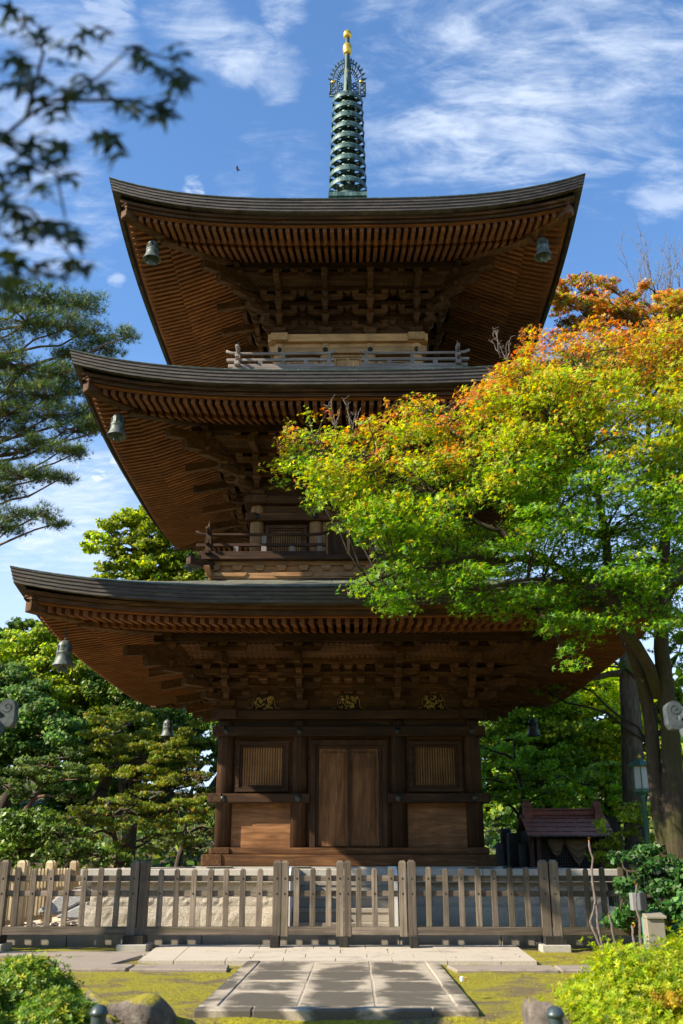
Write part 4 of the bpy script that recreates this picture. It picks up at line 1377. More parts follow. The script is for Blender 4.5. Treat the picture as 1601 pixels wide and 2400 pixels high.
def gravestones():
    st = granite('dark grave stone', (0.07, 0.075, 0.075), (0.14, 0.145, 0.14), stain=(0.03, 0.035, 0.02), stain_amt=.7)
    for tx, top, wd, Y, lab in ((1184, 1942, .24, 24.2, 'slim grey gravestone, tall, just right of the pagoda base'),
                                (1203, 1952, .30, 23.8, 'broad square topped gravestone between the pagoda base and the red hut'),
                                (1223, 1976, .17, 23.3, 'short narrow gravestone close to the left post of the red hut'),
                                (1170, 1975, .16, 23.6, 'low dark gravestone nearest the pagoda corner')):
        p = at(tx / 1.0211, top / 1.0211, Y)
        t = thing('gravestone', lab, 'gravestone', (p[0], Y, -.1), random.uniform(-.1, .1), 'gravestones beside the red hut')
        H = p[2] + .1
        mb = MB(); w2 = wd / 2
        mb.hexa([(-w2, -w2, .5), (w2, -w2, .5), (w2, w2, .5), (-w2, w2, .5)], [(-w2 * .95, -w2 * .95, H - .03), (w2 * .95, -w2 * .95, H - .03), (w2 * .95, w2 * .95, H - .03), (-w2 * .95, w2 * .95, H - .03)])
        mb.hexa([(-w2 * .95, -w2 * .95, H - .03), (w2 * .95, -w2 * .95, H - .03), (w2 * .95, w2 * .95, H - .03), (-w2 * .95, w2 * .95, H - .03)], [(-w2 * .6, -w2 * .6, H), (w2 * .6, -w2 * .6, H), (w2 * .6, w2 * .6, H), (-w2 * .6, w2 * .6, H)])
        mb.build('stone_shaft', st, t)
        mb = MB(); mb.box(-w2 - .1, w2 + .1, -w2 - .1, w2 + .1, .25, .498); mb.box(-w2 - .22, w2 + .22, -w2 - .22, w2 + .22, 0, .248)
        mb.build('stone_base', st, t, bevel=.01)
gravestones()

def lamp():
    Y = 18.6
    p = at(1466, 1735, Y)
    t = thing('garden_lamp', 'green lantern lamp on a thin post in front of the maple trunks', 'lamp', (p[0], Y, -.05))
    H = p[2] + .05
    mb = MB(); mb.lathe([(.09, 0), (.09, .1), (.05, .12), (.042, .2), (.042, H - .75), (.055, H - .74), (.07, H - .70), (.03, H - .70)], 12)
    mb.build('post', GREENPAINT, t)
    mb = MB()
    mb.lathe([(.02, H - .70), (.10, H - .69), (.17, H - .655), (.175, H - .60), (.13, H - .60)], 6, smooth=False, a0=.3)
    mb.lathe([(.235, H - .19), (.24, H - .175), (.14, H - .11), (.06, H - .06), (.0, H - .05)], 6, smooth=False, a0=.3)
    mb.lathe([(.0, H - .2), (.235, H - .19)], 6, smooth=False, a0=.3)
    for k in range(6):
        a = .3 + k * math.pi / 3
        mb.beam((.155 * math.cos(a), .155 * math.sin(a), H - .6), (.15 * math.cos(a), .15 * math.sin(a), H - .19), .022, .022)
    mb.build('lamp_frame', GREENPAINT, t)
    mb = MB(); mb.lathe([(.145, H - .6), (.14, H - .2)], 6, smooth=False, a0=.3)
    mb.build('lamp_glass', flat('milky lamp glass', (.55, .58, .62), .25, .05), t)
    mb = MB(); mb.lathe([(0, H - .06), (.03, H - .05), (.045, H - .02), (.03, H + .01), (.012, H + .03), (0, H + .05)], 10)
    mb.build('finial', GOLD, t)
lamp()

def lantern(tx, ty, sx, label):
    """tall garden lantern; of it only one scrolled corner of the cap reaches into the picture"""
    Y = 7.0
    p = at(tx, ty, Y)                     # the scroll
    cxx = p[0] + sx * .50
    t = thing('stone_lantern', label, 'lantern', (cxx, Y, -.62), 0, 'lanterns flanking the path')
    z0 = p[2] + .62                       # height of the scroll centre
    a0 = 0.0 if sx < 0 else math.pi
    mb = MB()
    def hexring(r, z): return [(r * math.cos(k * math.pi / 3 + a0), r * math.sin(k * math.pi / 3 + a0), z) for k in range(6)]
    prof = [(.20, z0 - .15), (.42, z0 - .13), (.45, z0 - .12), (.45, z0 - .07), (.44, z0 - .05), (.34, z0 - .01), (.22, z0 + .08), (.15, z0 + .17), (.12, z0 + .20), (0, z0 + .2)]
    mb.lathe(prof, 6, smooth=False, a0=a0)
    cap = mb.build('cap', LANTERN, t, bevel=.01)
    for k in range(6):
        s = MB()
        a = a0 + k * math.pi / 3
        # hooked scroll: a curl on top of an upright tongue, extruded sideways
        out = [(.50 + .056 * math.cos(u), .056 * math.sin(u)) for u in np.linspace(-.30 * math.pi + 0, 1.35 * math.pi, 20)]
        out = [(.556, -.125 + .02), (.556, 0.0)] + [(.50 + .056 * math.cos(u), .056 * math.sin(u)) for u in np.linspace(.1, 1.40 * math.pi, 18)] + [(.497, -.075), (.43, -.09), (.43, -.125), (.49, -.145), (.535, -.14)]
        s.prism(out, -.045, .045)
        for sd in (-1, 1):
            s.tube([(.50 + (.042 - .0046 * u) * math.cos(u + 3.6), sd * .046, (.042 - .0046 * u) * math.sin(u + 3.6)) for u in np.linspace(0, 8.4, 30)], .0028, 5, mi=1)
        rot = Matrix.Rotation(a, 3, 'Z')
        s.v = [tuple(rot @ Vector(q) + Vector((0, 0, z0 - .0))) for q in s.v]
        s.build('scroll', [LANTERN, IRON], cap, bevel=.008)
    mb = MB(); mb.lathe([(.10, z0 + .19), (.14, z0 + .24), (.13, z0 + .30), (.15, z0 + .36), (.10, z0 + .45), (.02, z0 + .52), (0, z0 + .53)], 20)
    mb.build('jewel', LANTERN, t)
    mb = MB()
    for k in range(6):
        a = a0 + (k + .5) * math.pi / 3
        q = Vector((math.cos(a), math.sin(a), 0)); sdv = Vector((-math.sin(a), math.cos(a), 0))
        for s_ in (-1, 1):
            c = q * .20 + sdv * s_ * .085
            mb.beam(c + Vector((0, 0, z0 - .52)), c + Vector((0, 0, z0 - .18)), .05, .05, up=tuple(q))
    mb.lathe([(.24, z0 - .53), (.24, z0 - .49), (0, z0 - .49)], 6, smooth=False, a0=a0)
    mb.build('fire_box', LANTERN, t)
    mb = MB(); mb.lathe([(0, z0 - .53), (.36, z0 - .56), (.36, z0 - .64), (.20, z0 - .72), (.12, z0 - .76)], 6, smooth=False, a0=a0)
    mb.lathe([(.125, z0 - .75), (.115, z0 - 1.1), (.14, z0 - 1.13), (.14, z0 - 1.19), (.115, z0 - 1.22), (.13, .46)], 18)
    mb.lathe([(.36, 0), (.36, .16), (.33, .2), (.30, .34), (.2, .45), (.12, .47)], 6, smooth=False, a0=a0)
    mb.build('pedestal', LANTERN, t)
lantern(21.5, 1624, -1, 'blue grey lantern at the left edge, only the scrolled tip of its cap showing')
lantern(1544, 1629, 1, 'blue grey lantern at the right edge before the trunks, scrolled cap tip showing')

def bollard(tx, ty, label):
    Y = 6.2
    p = at(tx, ty, Y)
    t = thing('bollard', label, 'bollard', (p[0], Y, -.64), 0, 'iron bollards at the front')
    H = p[2] + .64
    mb = MB()
    mb.lathe([(.075, 0), (.075, .06), (.055, .08), (.047, .12), (.045, H - .12), (.043, H - .055)], 24)
    mb.build('shaft', BOLLARD, t)
    mb = MB()
    mb.lathe([(.043, H - .057), (.052, H - .055), (.054, H - .044), (.051, H - .036), (.048, H - .032), (.040, H - .014), (.022, H - .003), (0, H)], 24)
    mb.build('cap', BOLLARD, t)
    mb = MB()
    for q in range(1):
        mb.tube([(-.045 - .022 + .024 * math.cos(a), 0, H - .135 + .026 * math.sin(a)) for a in np.linspace(0, 2 * math.pi, 14)], .006, 6, cap=False)
    mb.build('ring', BOLLARD, t)
bollard(229, 2305, 'dark blue green bollard with a domed cap, before the mossy rock and left shrub')
bollard(1273, 2309, 'dark blue green bollard with a domed cap, before the yellow green azalea')

def rocks():
    def rock(x, y, z, rx, ry, rz, seed, label):
        rr = np.random.default_rng(seed)
        ph = rr.uniform(0, 6.28, 12); am = rr.uniform(.05, .14, 12); fr = rr.integers(1, 5, (12, 3))
        mb = MB(); rows = []
        for v in np.linspace(0, math.pi, 19):
            row = []
            for u in np.linspace(0, 2 * math.pi, 29):
                d = np.array([math.sin(v) * math.cos(u), math.sin(v) * math.sin(u), math.cos(v)])
                k = 1 + sum(am[i] * math.sin(fr[i] @ d * 1.9 + ph[i]) for i in range(12)) * .8
                q = np.sign(d) * np.abs(d) ** .72
                row.append((rx * q[0] * k, ry * q[1] * k, rz * q[2] * k))
            rows.append(row)
        mb.grid(rows)
        o = mb.build('rock', ROCK)
        o.location = (x, y, z)
        tag(o, label, 'rock', 'rocks edging the moss bed')
    rock(-1.72, 8.25, -.25, .31, .34, .33, 3, 'broad rock with a moss covered top beside the left shrub')
    rock(-1.30, 8.05, -.50, .17, .3, .24, 8, 'low brown rock wedged between the mossy rock and the path')
    rock(1.53, 8.25, -.30, .20, .3, .30, 12, 'rugged grey rock behind the right bollard')
    rock(1.22, 8.05, -.48, .16, .3, .22, 15, 'low pale brown rock against the right path kerb')
rocks()

def slabs_left():
    t = thing('stone_pile', 'sloping heap of large grey stone slabs left of the platform', 'stones')
    pts = lambda q, Y: [(at(x / 1.0211, y / 1.0211, Y)[0], at(x / 1.0211, y / 1.0211, Y)[2]) for x, y in q]
    st = granite('bluish slab stone', (0.30, 0.31, 0.32), (0.46, 0.47, 0.47), True, stain_amt=.2)
    for q, Y, th in (([(88, 2142), (130, 2144), (150, 2136), (196, 2112), (200, 2082), (170, 2086), (134, 2100), (110, 2122), (90, 2130)], 17.2, .6),
                     ([(170, 2082), (206, 2080), (206, 2066), (196, 2076)], 17.6, .8),
                     ([(132, 2152), (206, 2154), (206, 2112), (160, 2134), (132, 2146)], 17.0, .5)):
        mb = MB(); mb.prism(pts(q, Y), Y, Y + th)
        mb.build('stone_slab', st, t, bevel=.03)
slabs_left()

def box_and_pole():
    Y = 13.3
    p = at(1471, 2046, Y); t = thing('cable_pole', 'short green cable pole with a small grey box, beside the camellia', 'pole', (p[0], Y, -.1))
    mb = MB(); mb.lathe([(.03, 0), (.03, p[2] + .1), (.0, p[2] + .1)], 12); mb.build('pole', GREENPAINT, t)
    gb = flat('grey junction box', (.22, .23, .245), .5, .08)
    bk = flat('dark box side', (.02, .022, .024), .6, .1)
    zb = at(1460, 2090, Y)[2] + .1
    mb = MB(); mb.box(-.14, -.035, -.07, .06, zb, zb + .21); mb.build('junction_box', gb, t, bevel=.006)
    mb = MB(); mb.box(-.034, .04, -.075, .05, zb, zb + .215); mb.build('clamp', bk, t, bevel=.004)
    p = at(1500, 2098, Y - .1)
    t = thing('meter_cabinet', 'beige metal cabinet standing among the leaves beside the green pole', 'cabinet', (p[0], Y - .1, -.1))
    H = p[2] + .1
    be = flat('beige cabinet paint', (.27, .245, .19), .5, .12)
    mb = MB(); mb.box(-.12, .10, -.1, .12, 0, H - .05); mb.build('body', be, t, bevel=.006)
    mb = MB(); mb.hexa([(-.125, -.13, H - .05), (.125, -.13, H - .05), (.125, .14, H - .05), (-.125, .14, H - .05)], [(-.125, -.13, H - .02), (.125, -.13, H - .02), (.125, .14, H + .02), (-.125, .14, H + .02)]); mb.build('lid', be, t, bevel=.004)
box_and_pole()

def marker():
    p = at(1064, 2247, 9.6)
    t = thing('ground_marker', 'tiny yellow and white marker lying on the moss right of the path', 'marker', (p[0], p[1], p[2] - .02), .3)
    mb = MB(); mb.box(-.028, .0, -.02, .02, 0, .04); mb.build('white_half', flat('white plastic', (.75, .75, .72), .4, .05), t, bevel=.003)
    mb = MB(); mb.box(.001, .026, -.02, .02, 0, .036); mb.build('yellow_half', flat('yellow plastic', (.75, .50, .05), .4, .05), t, bevel=.003)
marker()

def bird():
    p = at(545, 388, 60)
    mb = MB()
    mb.tube([(-.22, 0, .10), (-.12, 0, .06), (.0, 0, .01), (.14, 0, -.05), (.30, 0, -.10)], [.015, .05, .065, .045, .01], 8)
    mb.hexa([(-.1, 0, .05), (.06, 0, 0), (.02, .34, .03), (-.06, .36, .06)], [(-.1, 0, .06), (.06, 0, .015), (.02, .34, .04), (-.06, .36, .07)])
    mb.hexa([(-.1, 0, .05), (.06, 0, 0), (.08, -.36, -.02), (.0, -.40, .02)], [(-.1, 0, .06), (.06, 0, .015), (.08, -.36, -.01), (.0, -.40, .03)])
    o = mb.build('bird', flat('dark feathers', (.02, .02, .022), .7))
    o.location = p; o.rotation_euler = (0, R(12), 0)
    tag(o, 'small dark bird gliding in the sky left of the spire', 'bird')
bird()
# ------------------------------------------------------------------ foliage
def rot_basis(nrm, spin):
    """orthonormal frames (N,3,3) with z = nrm"""
    n = nrm / np.linalg.norm(nrm, axis=1, keepdims=True)
    ref = np.where(np.abs(n[:, 2:3]) < .9, np.array([[0, 0, 1.0]]), np.array([[1.0, 0, 0]]))
    a = np.cross(ref, n); a /= np.linalg.norm(a, axis=1, keepdims=True)
    b = np.cross(n, a)
    c, s = np.cos(spin)[:, None], np.sin(spin)[:, None]
    return np.stack([a * c + b * s, -a * s + b * c, n], axis=2)
def shape_maple():
    v, f = [(0, 0, 0)], []
    angs = [-115, -62, 0, 62, 115]; ln = [.55, .85, 1.0, .85, .55]
    mids = [-140, -90, -31, 31, 90, 140]; ml = [.10, .26, .30, .30, .26, .10]
    for a, l in zip(angs, ln): v.append((l * math.sin(R(a)), l * math.cos(R(a)), -.16 * l))
    for a, l in zip(mids, ml): v.append((l * math.sin(R(a)), l * math.cos(R(a)), .0))
    for i in range(5): f.append((0, 6 + i + 1, 1 + i, 6 + i))
    return np.array(v) * .62 + np.array([0, -.2, 0]), f
def shape_oval(ratio=.42):
    return np.array([(0, -.5, 0), (ratio * .5, -.05, .03), (0, .5, -.06), (-ratio * .5, -.05, .03)]), [(0, 1, 2, 3)]
def shape_tuft(n=9):
    v, f = [], []
    rr = np.random.default_rng(2)
    for k in range(n):
        a = 2 * math.pi * k / n + rr.uniform(-.2, .2); el = rr.uniform(.15, 1.2)
        d = np.array([math.cos(a) * math.cos(el), math.sin(a) * math.cos(el), math.sin(el)])
        s = np.cross(d, [0, 0, 1]); s = s / np.linalg.norm(s) * .028
        b = len(v)
        v += [tuple(-s), tuple(s), tuple(d * rr.uniform(.8, 1.1))]
        f.append((b, b + 1, b + 2))
    return np.array(v), f
def shape_rosette(n=6):
    v, f = [], []
    for k in range(n):
        a = 2 * math.pi * k / n
        el = R(32 if k % 2 else 12)
        d = np.array([math.cos(a) * math.cos(el), math.sin(a) * math.cos(el), math.sin(el)]); s = np.array([-math.sin(a), math.cos(a), 0])
        b = len(v)
        v += [tuple(d * .05), tuple(d * .32 + s * .12), tuple(d * .62), tuple(d * .32 - s * .12)]
        f.append((b, b + 1, b + 2, b + 3))
    return np.array(v), f
SH = dict(maple=shape_maple(), oval=shape_oval(), wide=shape_oval(.62), tuft=shape_tuft(), rosette=shape_rosette())
class Leaves:
    def __init__(self): self.V, self.F, self.C, self.n = [], {3: [], 4: []}, [], 0
    def add(self, P, N, size, colr, shape='oval', spin=None):
        bv, bf = SH[shape]
        n = len(P)
        if n == 0: return
        B = rot_basis(N, rng.uniform(0, 6.2832, n) if spin is None else spin)
        sz = np.broadcast_to(np.asarray(size, float), (n,))
        v = np.einsum('nij,kj->nki', B, bv) * sz[:, None, None] + P[:, None, :]
        k = len(bv)
        base = self.n + np.arange(n)[:, None] * k
        for f in bf:
            self.F[len(f)].append(base + np.array(f)[None])
        self.V.append(v.reshape(-1, 3)); self.C.append(np.repeat(np.clip(colr, 0, 1), k, axis=0)); self.n += n * k
    def build(self, name, m, parent=None):
        V = np.concatenate(self.V).astype(np.float32); C = np.concatenate(self.C)
        f3 = np.concatenate(self.F[3]) if self.F[3] else np.zeros((0, 3), int)
        f4 = np.concatenate(self.F[4]) if self.F[4] else np.zeros((0, 4), int)
        me = bpy.data.meshes.new(name)
        me.vertices.add(len(V)); me.vertices.foreach_set('co', V.ravel())
        li = np.concatenate([f3.ravel(), f4.ravel()]).astype(np.int32)
        me.loops.add(len(li)); me.loops.foreach_set('vertex_index', li)
        tot = np.concatenate([np.full(len(f3), 3), np.full(len(f4), 4)]).astype(np.int32)
        st = np.concatenate([[0], np.cumsum(tot)[:-1]]).astype(np.int32)
        me.polygons.add(len(tot)); me.polygons.foreach_set('loop_start', st); me.polygons.foreach_set('loop_total', tot)
        me.update(calc_edges=True)
        ca = me.color_attributes.new('Col', 'FLOAT_COLOR', 'POINT')
        ca.data.foreach_set('color', np.concatenate([C, np.ones((len(C), 1))], axis=1).astype(np.float32).ravel())
        me.materials.append(m)
        return link(bpy.data.objects.new(name, me), parent)
def palette(n, cols, wts=None, jit=.18):
    cols = np.array(cols)
    i = rng.choice(len(cols), n, p=wts)
    return cols[i] * (1 + rng.normal(0, jit, (n, 1))) * (1 + rng.normal(0, jit * .4, (n, 3)))
def ell(n, c, r, hollow=.45, low=-1.0):
    """points through an ellipsoid, thicker towards its skin"""
    d = rng.normal(0, 1, (n, 3)); d /= np.linalg.norm(d, axis=1, keepdims=True)
    d[:, 2] = np.where(d[:, 2] < low, -d[:, 2], d[:, 2])
    q = hollow + (1 - hollow) * rng.uniform(0, 1, (n, 1)) ** .5
    q = q * (1 + rng.normal(0, .07, (n, 1)))
    return np.array(c) + d * q * np.array(r), d
def upnormals(n, tilt=.55, bias=(0, 0, 1)):
    return np.array(bias) + rng.normal(0, tilt, (n, 3))
def limb(mb, a, b, r0, r1, sag=0.0, n=7, wig=.06, seed=None):
    rr = random.Random(seed if seed is not None else random.random())
    a, b = Vector(a), Vector(b); L = (b - a).length
    pts = []
    for i in range(n):
        t = i / (n - 1)
        p = a.lerp(b, t) + Vector((0, 0, sag * L * math.sin(math.pi * t)))
        if 0 < i < n - 1: p += Vector((rr.uniform(-1, 1), rr.uniform(-1, 1), rr.uniform(-1, 1))) * wig * L
        pts.append(p)
    mb.tube(pts, [r0 + (r1 - r0) * (i / (n - 1)) ** .8 for i in range(n)], 8 if r0 > .06 else 6 if r0 > .025 else 4)
    return pts
def inside(x, y, poly):
    c = False; j = len(poly) - 1
    for i in range(len(poly)):
        (xi, yi), (xj, yj) = poly[i], poly[j]
        if (yi > y) != (yj > y) and x < (xj - xi) * (y - yi) / (yj - yi) + xi: c = not c
        j = i
    return c

# the big maple on the right: flat sprays of star leaves on limbs that fork from two trunks
G1, G2, G3 = (0.085, 0.21, 0.012), (0.17, 0.33, 0.014), (0.36, 0.44, 0.018)
YL, OR, RD, BR = (0.50, 0.42, 0.03), (0.58, 0.25, 0.025), (0.50, 0.105, 0.025), (0.36, 0.18, 0.06)
CROWN = [(620, 1090), (630, 1030), (645, 985), (668, 960), (665, 925), (690, 910), (712, 950), (745, 930), (775, 965), (800, 990), (860, 945), (930, 915), (980, 905), (1040, 930), (1060, 900), (1105, 880), (1130, 850), (1180, 830),
         (1200, 770), (1250, 730), (1290, 715), (1340, 735), (1420, 720), (1500, 705), (1590, 720), (1590, 1500), (1530, 1470), (1440, 1470), (1390, 1450), (1340, 1500), (1300, 1540), (1280, 1480), (1215, 1425), (1150, 1400), (1090, 1415),
         (1010, 1385), (930, 1405), (830, 1385), (800, 1330), (885, 1300), (865, 1250), (780, 1235), (715, 1190), (700, 1120), (640, 1110)]
TOPX, TOPY = zip(*[(600, 1080), (640, 985), (690, 910), (745, 930), (800, 975), (930, 915), (1040, 920), (1130, 850), (1200, 770), (1250, 730), (1400, 715), (1600, 700)])
def maple_cols(n, pxx, pyy):
    d = pyy - np.interp(pxx, TOPX, TOPY)             # how far below the crown's top
    g = np.clip(rng.normal(0, 1, n) * 40 + rng.normal(0, 60) + d, 0, 500)
    out = np.zeros((n, 3))
    a = palette(n, [RD, OR, OR, BR, YL], None, .2)
    b = palette(n, [YL, G3, G3, OR, G2], [.3, .34, .2, .06, .1], .2)
    c = palette(n, [G3, G2, G1, YL], [.38, .38, .18, .06], .2)
    e = palette(n, [G2, G1, G1, G3], [.4, .25, .25, .1], .2)
    east = np.clip((pxx - 1000) / 300, 0, 1)
    k1, k2, k3 = 8 + 100 * east, 150 + 150 * east, 360
    out = np.where((g < k1)[:, None], a, np.where((g < k2)[:, None], b, np.where((g < k3)[:, None], c, e)))
    return out
def crown_depth(x, y):
    """the crown is a dome round the trunk: lower and middle boughs stand nearest"""
    return 13.4
def big_maple():
    o = np.array((4.82, 14.2, -.15))
    t = thing('maple_tree', 'broad maple turning from green to orange in front of the right half of the pagoda', 'tree', o)
    base = Vector((4.82, 14.2, -.15))
    def P(x, y, Y): return Vector(at(x, y, Y))
    f1 = P(1500, 1690, 14.2)
    tr = MB()
    # twin trunks from one base
    def trunk(pts, rad): tr.tube([Vector(p) for p in pts], rad, 14)
    trunk([base, P(1545, 1900, 14.2), P(1543, 1750, 14.2), P(1537, 1650, 14.2), P(1526, 1560, 14.15), P(1518, 1490, 14.1), P(1518, 1400, 14.1), P(1524, 1300, 14.1), P(1530, 1180, 14.0), P(1545, 1050, 13.9)], [.23, .165, .145, .13, .12, .11, .10, .085, .07, .035])
    trunk([base + Vector((-.12, .1, 0)), P(1516, 1880, 14.3), P(1501, 1750, 14.35), P(1493, 1650, 14.35), P(1474, 1560, 14.3), P(1455, 1500, 14.2), P(1430, 1450, 14.1), P(1395, 1400, 13.9), P(1330, 1340, 13.7), P(1260, 1290, 13.5), P(1180, 1240, 13.4)], [.16, .115, .10, .10, .10, .10, .095, .085, .07, .055, .03])
    trunk([P(1512, 1600, 14.2), P(1490, 1530, 14.0), P(1460, 1480, 13.8), P(1425, 1440, 13.5), P(1400, 1340, 13.2), P(1390, 1230, 13.1), P(1370, 1120, 13.1), P(1340, 1000, 13.2)], [.085, .085, .085, .08, .07, .06, .045, .025])
    hubs = [P(1260, 1290, 13.5), P(1395, 1400, 13.9), P(1400, 1340, 13.2), P(1390, 1230, 13.1), P(1370, 1120, 13.1), P(1522, 1300, 14.1), P(1530, 1180, 14.0), P(1180, 1240, 13.4), P(1330, 1340, 13.7)]
    for a, b, r0 in ((( 1180, 1240, 13.4), (1050, 1180, 13.2), .055), ((1260, 1290, 13.5), (1010, 1300, 12.8), .06), ((1050, 1180, 13.2), (900, 1090, 13.3), .045), ((900, 1090, 13.3), (720, 1010, 13.5), .035),
                     ((1390, 1230, 13.1), (1130, 1150, 12.9), .06), ((1130, 1150, 12.9), (1140, 1000, 13.1), .045), ((1130, 1150, 12.9), (1010, 950, 13.3), .045), ((1370, 1120, 13.1), (1230, 900, 13.4), .05), ((1340, 1000, 13.2), (1330, 830, 13.5), .04),
                     ((1050, 1180, 13.2), (860, 1040, 13.2), .04), ((1130, 1150, 12.9), (1190, 1020, 12.8), .04), ((1010, 1300, 12.8), (850, 1340, 12.6), .035), ((1395, 1400, 13.9), (1230, 1400, 13.0), .05), ((1530, 1180, 14.0), (1460, 900, 14.2), .06), ((1300, 1330, 13.2), (1100, 1360, 12.4), .04)):
        pts = limb(tr, P(*a), P(*b), r0, r0 * .45, .04, 8, .035)
        hubs += pts[2:]
    lv = Leaves()
    k = 0; tries = 0
    while k < 560 and tries < 9000:
        tries += 1
        x, y = rng.uniform(610, 1600), rng.uniform(740, 1530)
        if not inside(x, y, CROWN): continue
        d = y - np.interp(x, TOPX, TOPY)
        right_edge = x > 1420 and y > 1250
        if right_edge and rng.uniform() < .3: continue
        if 1180 < y < 1330 and 760 < x < 900 and not inside(x - 12, y, CROWN): continue
        Y = rng.uniform(12.1, 14.7)
        if d < 70 and x < 1100 and rng.uniform() < .35: continue
        if d < 120: Y = rng.uniform(12.9, 14.6)
        c = np.array(at(x, y, Y)); k += 1
        rx, ry, rz = rng.uniform(.26, .6), rng.uniform(.28, .58), rng.uniform(.06, .17)
        if x < 760 or not inside(x - 45, y, CROWN) or not inside(x, y + 45, CROWN): rx *= .5; ry *= .6
        n = int(145 * rx * ry / .2)
        p, dd = ell(n, c, (rx, ry, rz), .1)
        r_ = np.linalg.norm(p[:, :2] - c[:2], axis=1)
        p[:, 2] -= .30 * r_ * r_
        nr = upnormals(n, .55, (-.45, -.30, .75))
        q = px_many(p)
        lv.add(p, nr, rng.uniform(.055, .135, n), maple_cols(n, q[0], q[1]), 'maple')
        hb = min(hubs, key=lambda h: (h - Vector(c)).length + (0.3 if h.z > c[2] else 0))
        if (hb - Vector(c)).length < 2.2:
            limb(tr, hb, c, .016, .005, .05, 5, .05)
        for q_ in range(3):
            a = rng.uniform(0, 6.28)
            limb(tr, c, c + np.array([math.cos(a) * rx * .8, math.sin(a) * ry * .8, -.02]), .006, .003, 0, 3, .04)
    tr.v = [(p[0] - o[0], p[1] - o[1], p[2] - o[2]) for p in tr.v]
    lv.V = [v - o for v in lv.V]
    tr.build('trunk', BARK, t)
    lv.build('crown', LEAF, t)
    # dead twigs above the crown
    for x, y, Y in ((770, 985, 13.3), (808, 990, 13.3), (1150, 820, 13.6), (1165, 840, 13.6)):
        tw = MB()
        b = P(x, y, Y) - Vector(o)
        for q in range(4):
            e = b + Vector((rng.uniform(-.18, .12), rng.uniform(-.1, .1), rng.uniform(.25, .5)))
            pts = limb(tw, b, e, .012, .004, 0, 5, .06)
            for z in pts[1:]:
                limb(tw, z, z + Vector((rng.uniform(-.12, .12), rng.uniform(-.1, .1), rng.uniform(.03, .12))), .006, .003, 0, 3, .05)
        tw.build('dead_twig', BARKG, t)
def px_many(p):
    d = p - CAM; z = d @ FWD
    return (800.5 + FPX * (d @ RGT) / z) / 1.0211, (1200 - FPX * (d @ UPV) / z) / 1.0211
big_maple()

# generic trees whose crown is a set of leafy clumps
def leafy_tree(name, label, cat, base, clumps, cols, wts=None, leaf=.16, dens=900, shape='oval', m=None, trunk_r=.2, bk=None, flatness=1.0, group=None, tilt=.6, bias=(-.3, -.4, .6), lean=(0, 0), jit=.22, twig=True):
    """clumps: (x, y, z, rx, ry, rz) in metres"""
    t = thing(name, label, cat, base, 0, group)
    bx = Vector(base)
    lv = Leaves(); tr = MB()
    cs = [Vector(c[:3]) for c in clumps]
    top = max(cs, key=lambda c: c.z)
    mid = sum(cs, Vector()) / len(cs)
    fork = Vector((bx.x + (mid.x - bx.x) * .6 + lean[0], bx.y + (mid.y - bx.y) * .6 + lean[1], bx.z + (mid.z - bx.z) * .55))
    spine = limb(tr, (0, 0, -.3), fork - bx, trunk_r, trunk_r * .7, 0, 7, .02)
    spine += limb(tr, fork - bx, (top - bx) * .97, trunk_r * .7, trunk_r * .15, 0, 7, .03)
    for (x, y, z, rx, ry, rz) in clumps:
        vol = (rx * ry + rx * rz + ry * rz)
        # each clump breaks into small sprays so that gaps stay between them
        ns = max(5, int(10 * vol ** .8))
        sp, dd = ell(ns, (x, y, z), (rx * .85, ry * .85, rz * .85), .35)
        tone = rng.normal(1, .16)
        for s_ in range(ns):
            q = rng.uniform(.22, .42) * max(.35, (rx * ry * rz) ** (1 / 3)) ** .7
            n = max(8, int(dens * q * q * 1.5))
            p, d2 = ell(n, sp[s_], (q, q, q * .55 * flatness), .2)
            nr = upnormals(n, tilt, bias) + d2 * .35
            c = palette(n, cols, wts, jit) * tone * rng.normal(1, .12)
            lv.add(p - np.array(base), nr, rng.uniform(.7, 1.25, n) * leaf, c, shape)
            if twig and s_ % 3 == 0:
                limb(tr, Vector((x, y, z)) - bx, Vector(sp[s_]) - bx, .02, .006, 0, 4, .05)
        tgt = Vector((x, y, z)) - bx
        hb = min(spine[2:], key=lambda h: (h - tgt).length + max(0, h.z - tgt.z) * 1.5)
        limb(tr, hb, tgt, max(.03, trunk_r * .35), .02, .05, 6, .05)
    tr.build('trunk', bk or BARKD, t)
    lv.build('crown', m or LEAF, t)
    return t
def cl_px(lst):
    """clumps given as photo position + depth + size in metres"""
    out = []
    for x, y, Y, rx, ry, rz in lst:
        p = at(x, y, Y)
        out.append((p[0], p[1], p[2], rx, ry, rz))
    return out
DG = [(0.040, 0.095, 0.012), (0.075, 0.145, 0.016), (0.13, 0.215, 0.02), (0.24, 0.31, 0.026)]
MG = [(0.08, 0.155, 0.013), (0.155, 0.25, 0.016), (0.29, 0.365, 0.02), (0.48, 0.50, 0.03)]
OG = [(0.13, 0.16, 0.015), (0.22, 0.22, 0.02), (0.34, 0.27, 0.028), (0.42, 0.27, 0.035)]
BG_ = [(0.045, 0.105, 0.025), (0.085, 0.165, 0.036), (0.16, 0.25, 0.05)]

